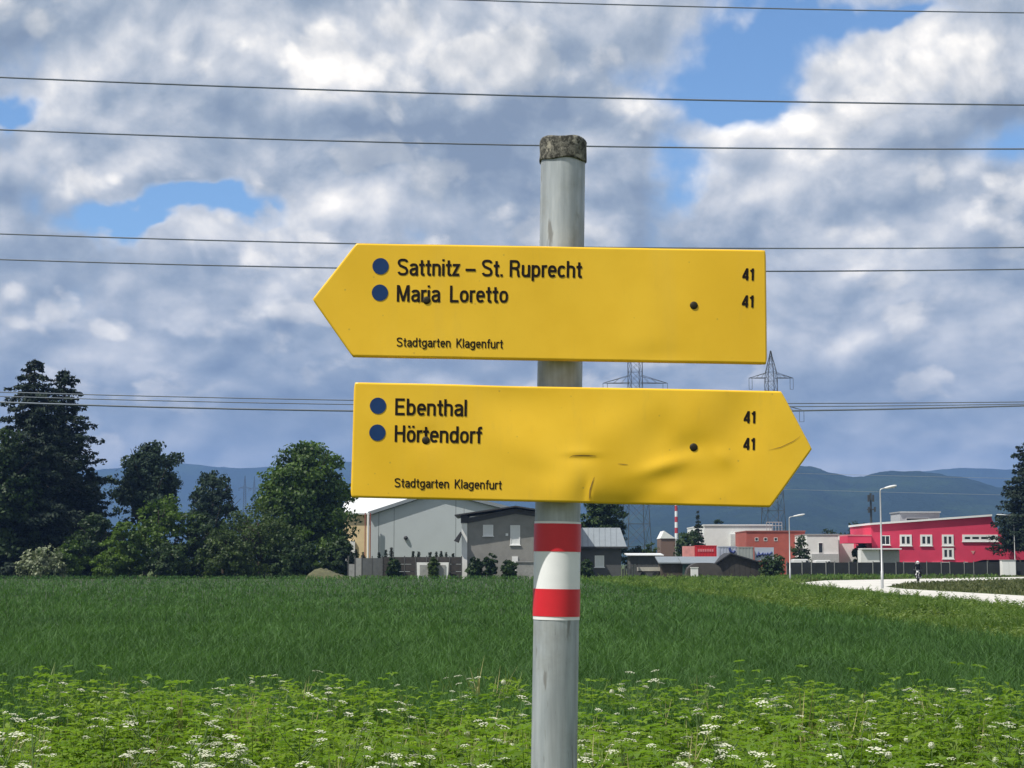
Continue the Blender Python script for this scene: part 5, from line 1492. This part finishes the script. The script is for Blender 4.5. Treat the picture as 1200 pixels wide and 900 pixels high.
def proto_fern(rng):
    """finely cut leaf rosette like cow parsley"""
    V, T = [], []
    for s in range(rng.integers(4, 6)):
        a = rng.uniform(0, 6.28); el = rng.uniform(.7, 1.35); L = rng.uniform(.5, .95)
        d = np.array([math.cos(a) * math.cos(el), math.sin(a) * math.cos(el), math.sin(el)])
        side = np.array([-math.sin(a), math.cos(a), 0])
        for q in np.linspace(.4, 1, 5):
            c = d * L * q - np.array([0, 0, .25]) * (q ** 2) * L * .5
            for sg in (-1, 1):
                dd = side * sg + d * .8 + np.array([0, 0, rng.normal(0, .25)])
                l = .20 * (1.25 - q) * rng.uniform(.8, 1.3) + .04
                V += diamond(c, dd, np.array([0, 0, 1.0]) + rng.normal(0, .3, 3), l, l * .42); T += [rng.uniform(.3, .95)] * 4
    return np.array(V), np.array(T)
def proto_grass(rng):
    V, T = [], []
    for s in range(12):
        a = rng.uniform(0, 6.28); l = rng.uniform(.55, 1.0); w = .013; o = rng.normal(0, .05, 2)
        ln = rng.uniform(.05, .38)
        c = np.array([math.cos(a + 1.57), math.sin(a + 1.57), 0]) * w; d = np.array([math.cos(a), math.sin(a), 0])
        b = np.array([o[0], o[1], 0]); m = b + d * ln * .3 + np.array([0, 0, l * .62]); t = b + d * ln * 1.2 + np.array([0, 0, l])
        tt = rng.uniform(.4, 1.0)
        V += [b - c, b + c, m + c * .8, m - c * .8, m - c * .8, m + c * .8, t + c * .1, t - c * .1]; T += [tt] * 8
    return np.array(V), np.array(T)
def scatter(protos, xy, h, rng, wide=1.0):
    Vs, Ts = [], []
    idx = rng.integers(0, len(protos), len(xy)); ang = rng.uniform(0, 6.283, len(xy))
    for k, (PV, PT) in enumerate(protos):
        s = np.where(idx == k)[0]
        if not len(s): continue
        c, q = np.cos(ang[s])[:, None], np.sin(ang[s])[:, None]
        hs = h[s][:, None]; ws = hs * wide
        x = (PV[None, :, 0] * c - PV[None, :, 1] * q) * ws + xy[s, 0][:, None]
        y = (PV[None, :, 0] * q + PV[None, :, 1] * c) * ws + xy[s, 1][:, None]
        z = PV[None, :, 2] * hs
        Vs.append(np.stack([x, y, z], 2).reshape(-1, 3))
        Ts.append((PT[None] + rng.normal(0, .12, len(s))[:, None]).ravel())
    V = np.concatenate(Vs); return V, np.arange(len(V)).reshape(-1, 4), np.clip(np.concatenate(Ts), 0, 1)
WEED = leafmat('nettle_leaves', (.065, .130, .016), (.185, .305, .036), .46, .5, 1.1, .4)
FERN = leafmat('parsley_leaves', (.085, .155, .016), (.235, .350, .045), .48, .5, .9, .4)
TUFT = leafmat('rank_grass', (.07, .13, .022), (.21, .28, .075), .42, .5, .8, .4)
def hump(p):                       # uneven height of the weeds along the strip
    return .5 + .28 * np.sin(p[:, 0] * 1.15 + 1.3) * np.sin(p[:, 1] * .8 + .5) + .22 * np.sin(p[:, 0] * 2.9 + p[:, 1] * 1.7)
p = area_points(7800, 5.8, 15.6, rng, 1.6); p = p[np.abs(p[:, 0] - base.x) + np.abs(p[:, 1] - base.y) > .8]
hp = hump(p); k = rng.random(len(p))
patch = np.sin(p[:, 0] * 1.7 + 2) * np.sin(p[:, 1] * 1.1 + p[:, 0] * .6)
sel = k < .34 + .3 * patch
V, F, T = scatter([proto_nettle(rng) for _ in range(8)], p[sel], (.44 + .32 * hp[sel]) * rng.uniform(.62, 1.1, sel.sum()), rng, 1.0)
tag(fast_mesh('nettles', V, F, WEED, T), 'leafy green nettles along the front edge of the field', 'weeds', kind='stuff')
V, F, T = scatter([proto_fern(rng) for _ in range(8)], p[~sel], (.44 + .32 * hp[~sel]) * rng.uniform(.62, 1.15, (~sel).sum()), rng, .95)
tag(fast_mesh('parsley_foliage', V, F, FERN, T), 'finely cut bright green foliage along the front edge of the field', 'weeds', kind='stuff')
p = area_points(6500, 5.6, 15.8, rng, 1.6); p = p[np.abs(p[:, 0] - base.x) + np.abs(p[:, 1] - base.y) > .8]
V, F, T = scatter([proto_nettle(rng) for _ in range(8)], p, (.36 + .24 * hump(p)) * rng.uniform(.7, 1.15, len(p)), rng, 1.35)
tag(fast_mesh('leafy_undergrowth', V, F, FERN, T), 'low leafy bright green undergrowth filling the weedy strip', 'weeds', kind='stuff')
p = area_points(1900, 5.0, 16.6, rng, 1.6)
V, F, T = scatter([proto_grass(rng) for _ in range(6)], p, (.32 + .36 * hump(p)) * rng.uniform(.7, 1.25, len(p)), rng, .9)
tag(fast_mesh('rank_grass', V, F, TUFT, T), 'loose tufts of long grass among the roadside weeds', 'grass', kind='stuff')
p = area_points(420, 6.0, 15.8, rng, 1.6)
V, F, T = scatter([proto_grass(rng) for _ in range(4)], p, (.36 + .34 * hump(p)) * rng.uniform(.8, 1.3, len(p)), rng, .7)
tag(fast_mesh('dry_stems', V, F, leafmat('dry_straw', (.20, .19, .07), (.42, .38, .19), .3, .7, 1.0, .3), T), 'dry straw-coloured grass stems between the green weeds', 'grass', kind='stuff')
n_ = 9000
p = np.stack([rng.uniform(-4.5, 4.5, n_), rng.uniform(-1.5, 6.5, n_)], 1)
p = p[np.hypot(p[:, 0] - base.x, p[:, 1] - base.y) > .06]
V, F, T = blades(p, rng.uniform(.04, .16, len(p)), np.full(len(p), .008), .5, rng, tint=(.2, .9))
tag(fast_mesh('short_grass', V, F, TUFT, T), 'short grass round the foot of the signpost', 'grass', kind='stuff')

p = area_points(9000, 26, 170, rng, 3.0); p = p[inside_verge(p)][:1100]
V, F, T = scatter([proto_fern(rng) for _ in range(6)], p, rng.uniform(.35, .75, len(p)) * np.interp(p[:, 1], [26, 170], [1, 1.35]), rng, 1.3)
tag(fast_mesh('verge_weeds', V, F, leafmat('verge_weed_leaves', (.055, .11, .02), (.20, .27, .09), .4, .6, .6, .45), T), 'leafy weeds growing in clumps on the verge beside the wheat', 'weeds', kind='stuff')

# ---- cow parsley in flower, each plant a thing
PETAL = mat('cream_white_petals', (.52, .53, .40), .8, var=.15, scale=25, spec=.2)
STALK = mat('green_stalk', (.085, .15, .035), .7, var=.2, scale=20)
def umbel_mesh(seed, rad):
    r = random.Random(seed); mb = MB()
    spots = [(0, 0)] + [(math.cos(a) * rad * .5, math.sin(a) * rad * .5) for a in [i * 6.283 / 5 + r.random() for i in range(5)]] + [(math.cos(a) * rad, math.sin(a) * rad) for a in [i * 6.283 / 8 + r.random() * .4 for i in range(8)]]
    for x, y in spots:
        d = math.hypot(x, y) / rad; z = -.22 * rad * d * d + r.uniform(-.08, .08) * rad; q = rad * r.uniform(.20, .30)
        ph = r.random() * 6
        ringv = [(x + q * math.cos(ph + i * 1.2566) * r.uniform(.7, 1.15), y + q * math.sin(ph + i * 1.2566) * r.uniform(.7, 1.15), z - q * .12) for i in range(5)]
        mb.add([(x, y, z + q * .16)] + ringv, [(0, 1 + i, 1 + (i + 1) % 5) for i in range(5)])
    me = bpy.data.meshes.new('umbel'); me.from_pydata(mb.v, [], mb.f); me.materials.append(PETAL); return me
UM = [umbel_mesh(s, .025 + .006 * (s % 3)) for s in range(6)]
def parsley_mesh(seed):
    """stalks of one plant and the tops where its umbels sit, height 1"""
    r = random.Random(seed); mb = MB(); tops = []
    lean = Vector((r.uniform(-.1, .1), r.uniform(-.1, .1), 0))
    trunk_ = [Vector((0, 0, 0)), Vector((0, 0, .4)) + lean * .4, Vector((0, 0, .78)) + lean]
    mb.tube(trunk_, [.008, .006, .004], 5)
    for i in range(r.randint(6, 10)):
        u = r.uniform(.35, 1.0); b = trunk_[1].lerp(trunk_[2], (u - .35) / .65)
        a = r.uniform(0, 6.28); L = r.uniform(.06, .22)
        e = b + Vector((math.cos(a) * L, math.sin(a) * L, r.uniform(.12, .26)))
        mb.tube([b, (b + e) / 2 + Vector((math.cos(a), math.sin(a), 0)) * .02, e], [.004, .003, .002], 4)
        tops.append(e)
    me = bpy.data.meshes.new('stalk'); me.from_pydata(mb.v, [], mb.f); me.materials.append(STALK); return me, tops
PM = [parsley_mesh(s) for s in range(7)]
FL = [(155, 796), (176, 802), (268, 803), (312, 790), (322, 797), (386, 789), (396, 801), (8, 832), (16, 848), (22, 862), (186, 830), (236, 834), (246, 848), (258, 854), (250, 868), (152, 870), (143, 862), (346, 848), (18, 884), (208, 888),
      (592, 801), (532, 790), (545, 784), (740, 785), (748, 796), (420, 836), (408, 858), (432, 872), (500, 872), (592, 878), (560, 868), (782, 872), (815, 792), (908, 800), (922, 812), (986, 808), (1022, 814), (1010, 840), (1026, 848), (1014, 862),
      (1166, 828), (1158, 838), (1150, 804), (1100, 798), (1090, 822), (862, 882), (906, 880), (702, 832), (692, 866), (962, 842), (1120, 872), (60, 800), (110, 806), (640 - 60, 838), (480, 806), (660 + 60, 850), (300, 868), (350, 880), (1060, 806), (1185, 862), (830, 820), (240, 872), (262, 864), (228, 856)]
r_ = random.Random(9)
FL += [(r_.uniform(0, 1200), r_.uniform(800, 890)) for _ in range(14)]
for k, (px, py) in enumerate(FL):
    h = r_.uniform(.60, .84)
    Yf = (EYE - h) * FPX / (py - 660)
    if Yf > 16.0: h = EYE - 15.6 * (py - 660) / FPX; Yf = 15.6
    if Yf < 6.2: Yf = 6.4
    x = X(px, Yf)
    t = thing('cow_parsley', 'cow parsley plant with flat creamy white flower heads among the weeds', 'wildflower', (x, Yf, 0), 'cow parsley flowering along the field edge')
    t.rotation_euler = (0, 0, r_.uniform(0, 6.28)); hs = h / .98; t.scale = (hs, hs, hs)
    me, tops = PM[k % len(PM)]
    o = bpy.data.objects.new('stalk', me); COL.objects.link(o); o.parent = t
    for j, e in enumerate(tops):
        u = bpy.data.objects.new('umbel', UM[(j + k) % 6]); COL.objects.link(u); u.parent = t
        u.location = e; u.rotation_euler = (r_.uniform(-.3, .3), r_.uniform(-.3, .3), r_.uniform(0, 6)); q = r_.uniform(.6, 1.1) / hs; u.scale = (q, q, q)
# ---- dandelion clocks
CLOCK = leafmat('dandelion_fluff', (.62, .62, .58), (.85, .85, .82), .4, .8, 5, .2)
rng2 = np.random.default_rng(3)
d_ = rng2.normal(0, 1, (150, 3)); d_ /= np.linalg.norm(d_, axis=1)[:, None]
V, F = leaves(d_ * .018, d_, .011, rng2, .35, 1.0)
proto = fast_mesh('seed_head', V, F, CLOCK, np.repeat(rng2.random(150), 4)); CM = proto.data
bpy.data.objects.remove(proto)
SM = MB().tube([(0, 0, 0), (.01, .005, .15), (0, 0, .30)], [.004, .0035, .003], 5); sme = bpy.data.meshes.new('stalk'); sme.from_pydata(SM.v, [], SM.f); sme.materials.append(STALK)
for k, (px, py) in enumerate(((792, 886), (688, 876), (1058, 862), (1052, 871), (1036, 880), (994, 894), (1086, 869), (1118, 841), (540, 892), (509, 876), (548, 855), (760, 862), (716, 808), (902, 880), (1160, 886), (1092, 842), (846, 870), (590, 797), (600, 870), (960, 890))):
    h = r_.uniform(.40, .52); Yd = max(6.3, min(14.5, (EYE - h) * FPX / (py - 660)))
    h = max(.3, EYE - Yd * (py - 660) / FPX)
    t = thing('dandelion_clock', 'round white dandelion seed head on a thin stalk among the weeds', 'wildflower', (X(px, Yd), Yd, 0), 'dandelion clocks among the weeds')
    o = bpy.data.objects.new('stalk', sme); COL.objects.link(o); o.parent = t; o.scale = (1, 1, h / .30)
    o = bpy.data.objects.new('seed_head', CM); COL.objects.link(o); o.parent = t; o.location = (0, 0, h)

# ================================================================== haze
hz = MB().box(-4400, 4400, -100, 7500, -1.0, 470).build('haze', bpy.data.materials.new('haze_air'))
tag(hz, kind='stuff', label='thin bluish haze in front of the distant hills', cat='haze')
hm = hz.data.materials[0]; hm.use_nodes = True; ht = NT(hm.node_tree); ht.n.clear()
pv = ht.node('ShaderNodeVolumePrincipled'); pv.inputs['Color'].default_value = (.28, .50, 1.0, 1); pv.inputs['Density'].default_value = 1.35e-4
pv.inputs['Anisotropy'].default_value = 0.0
ho = ht.node('ShaderNodeOutputMaterial'); ht.l.new(pv.outputs[0], ho.inputs['Volume'])
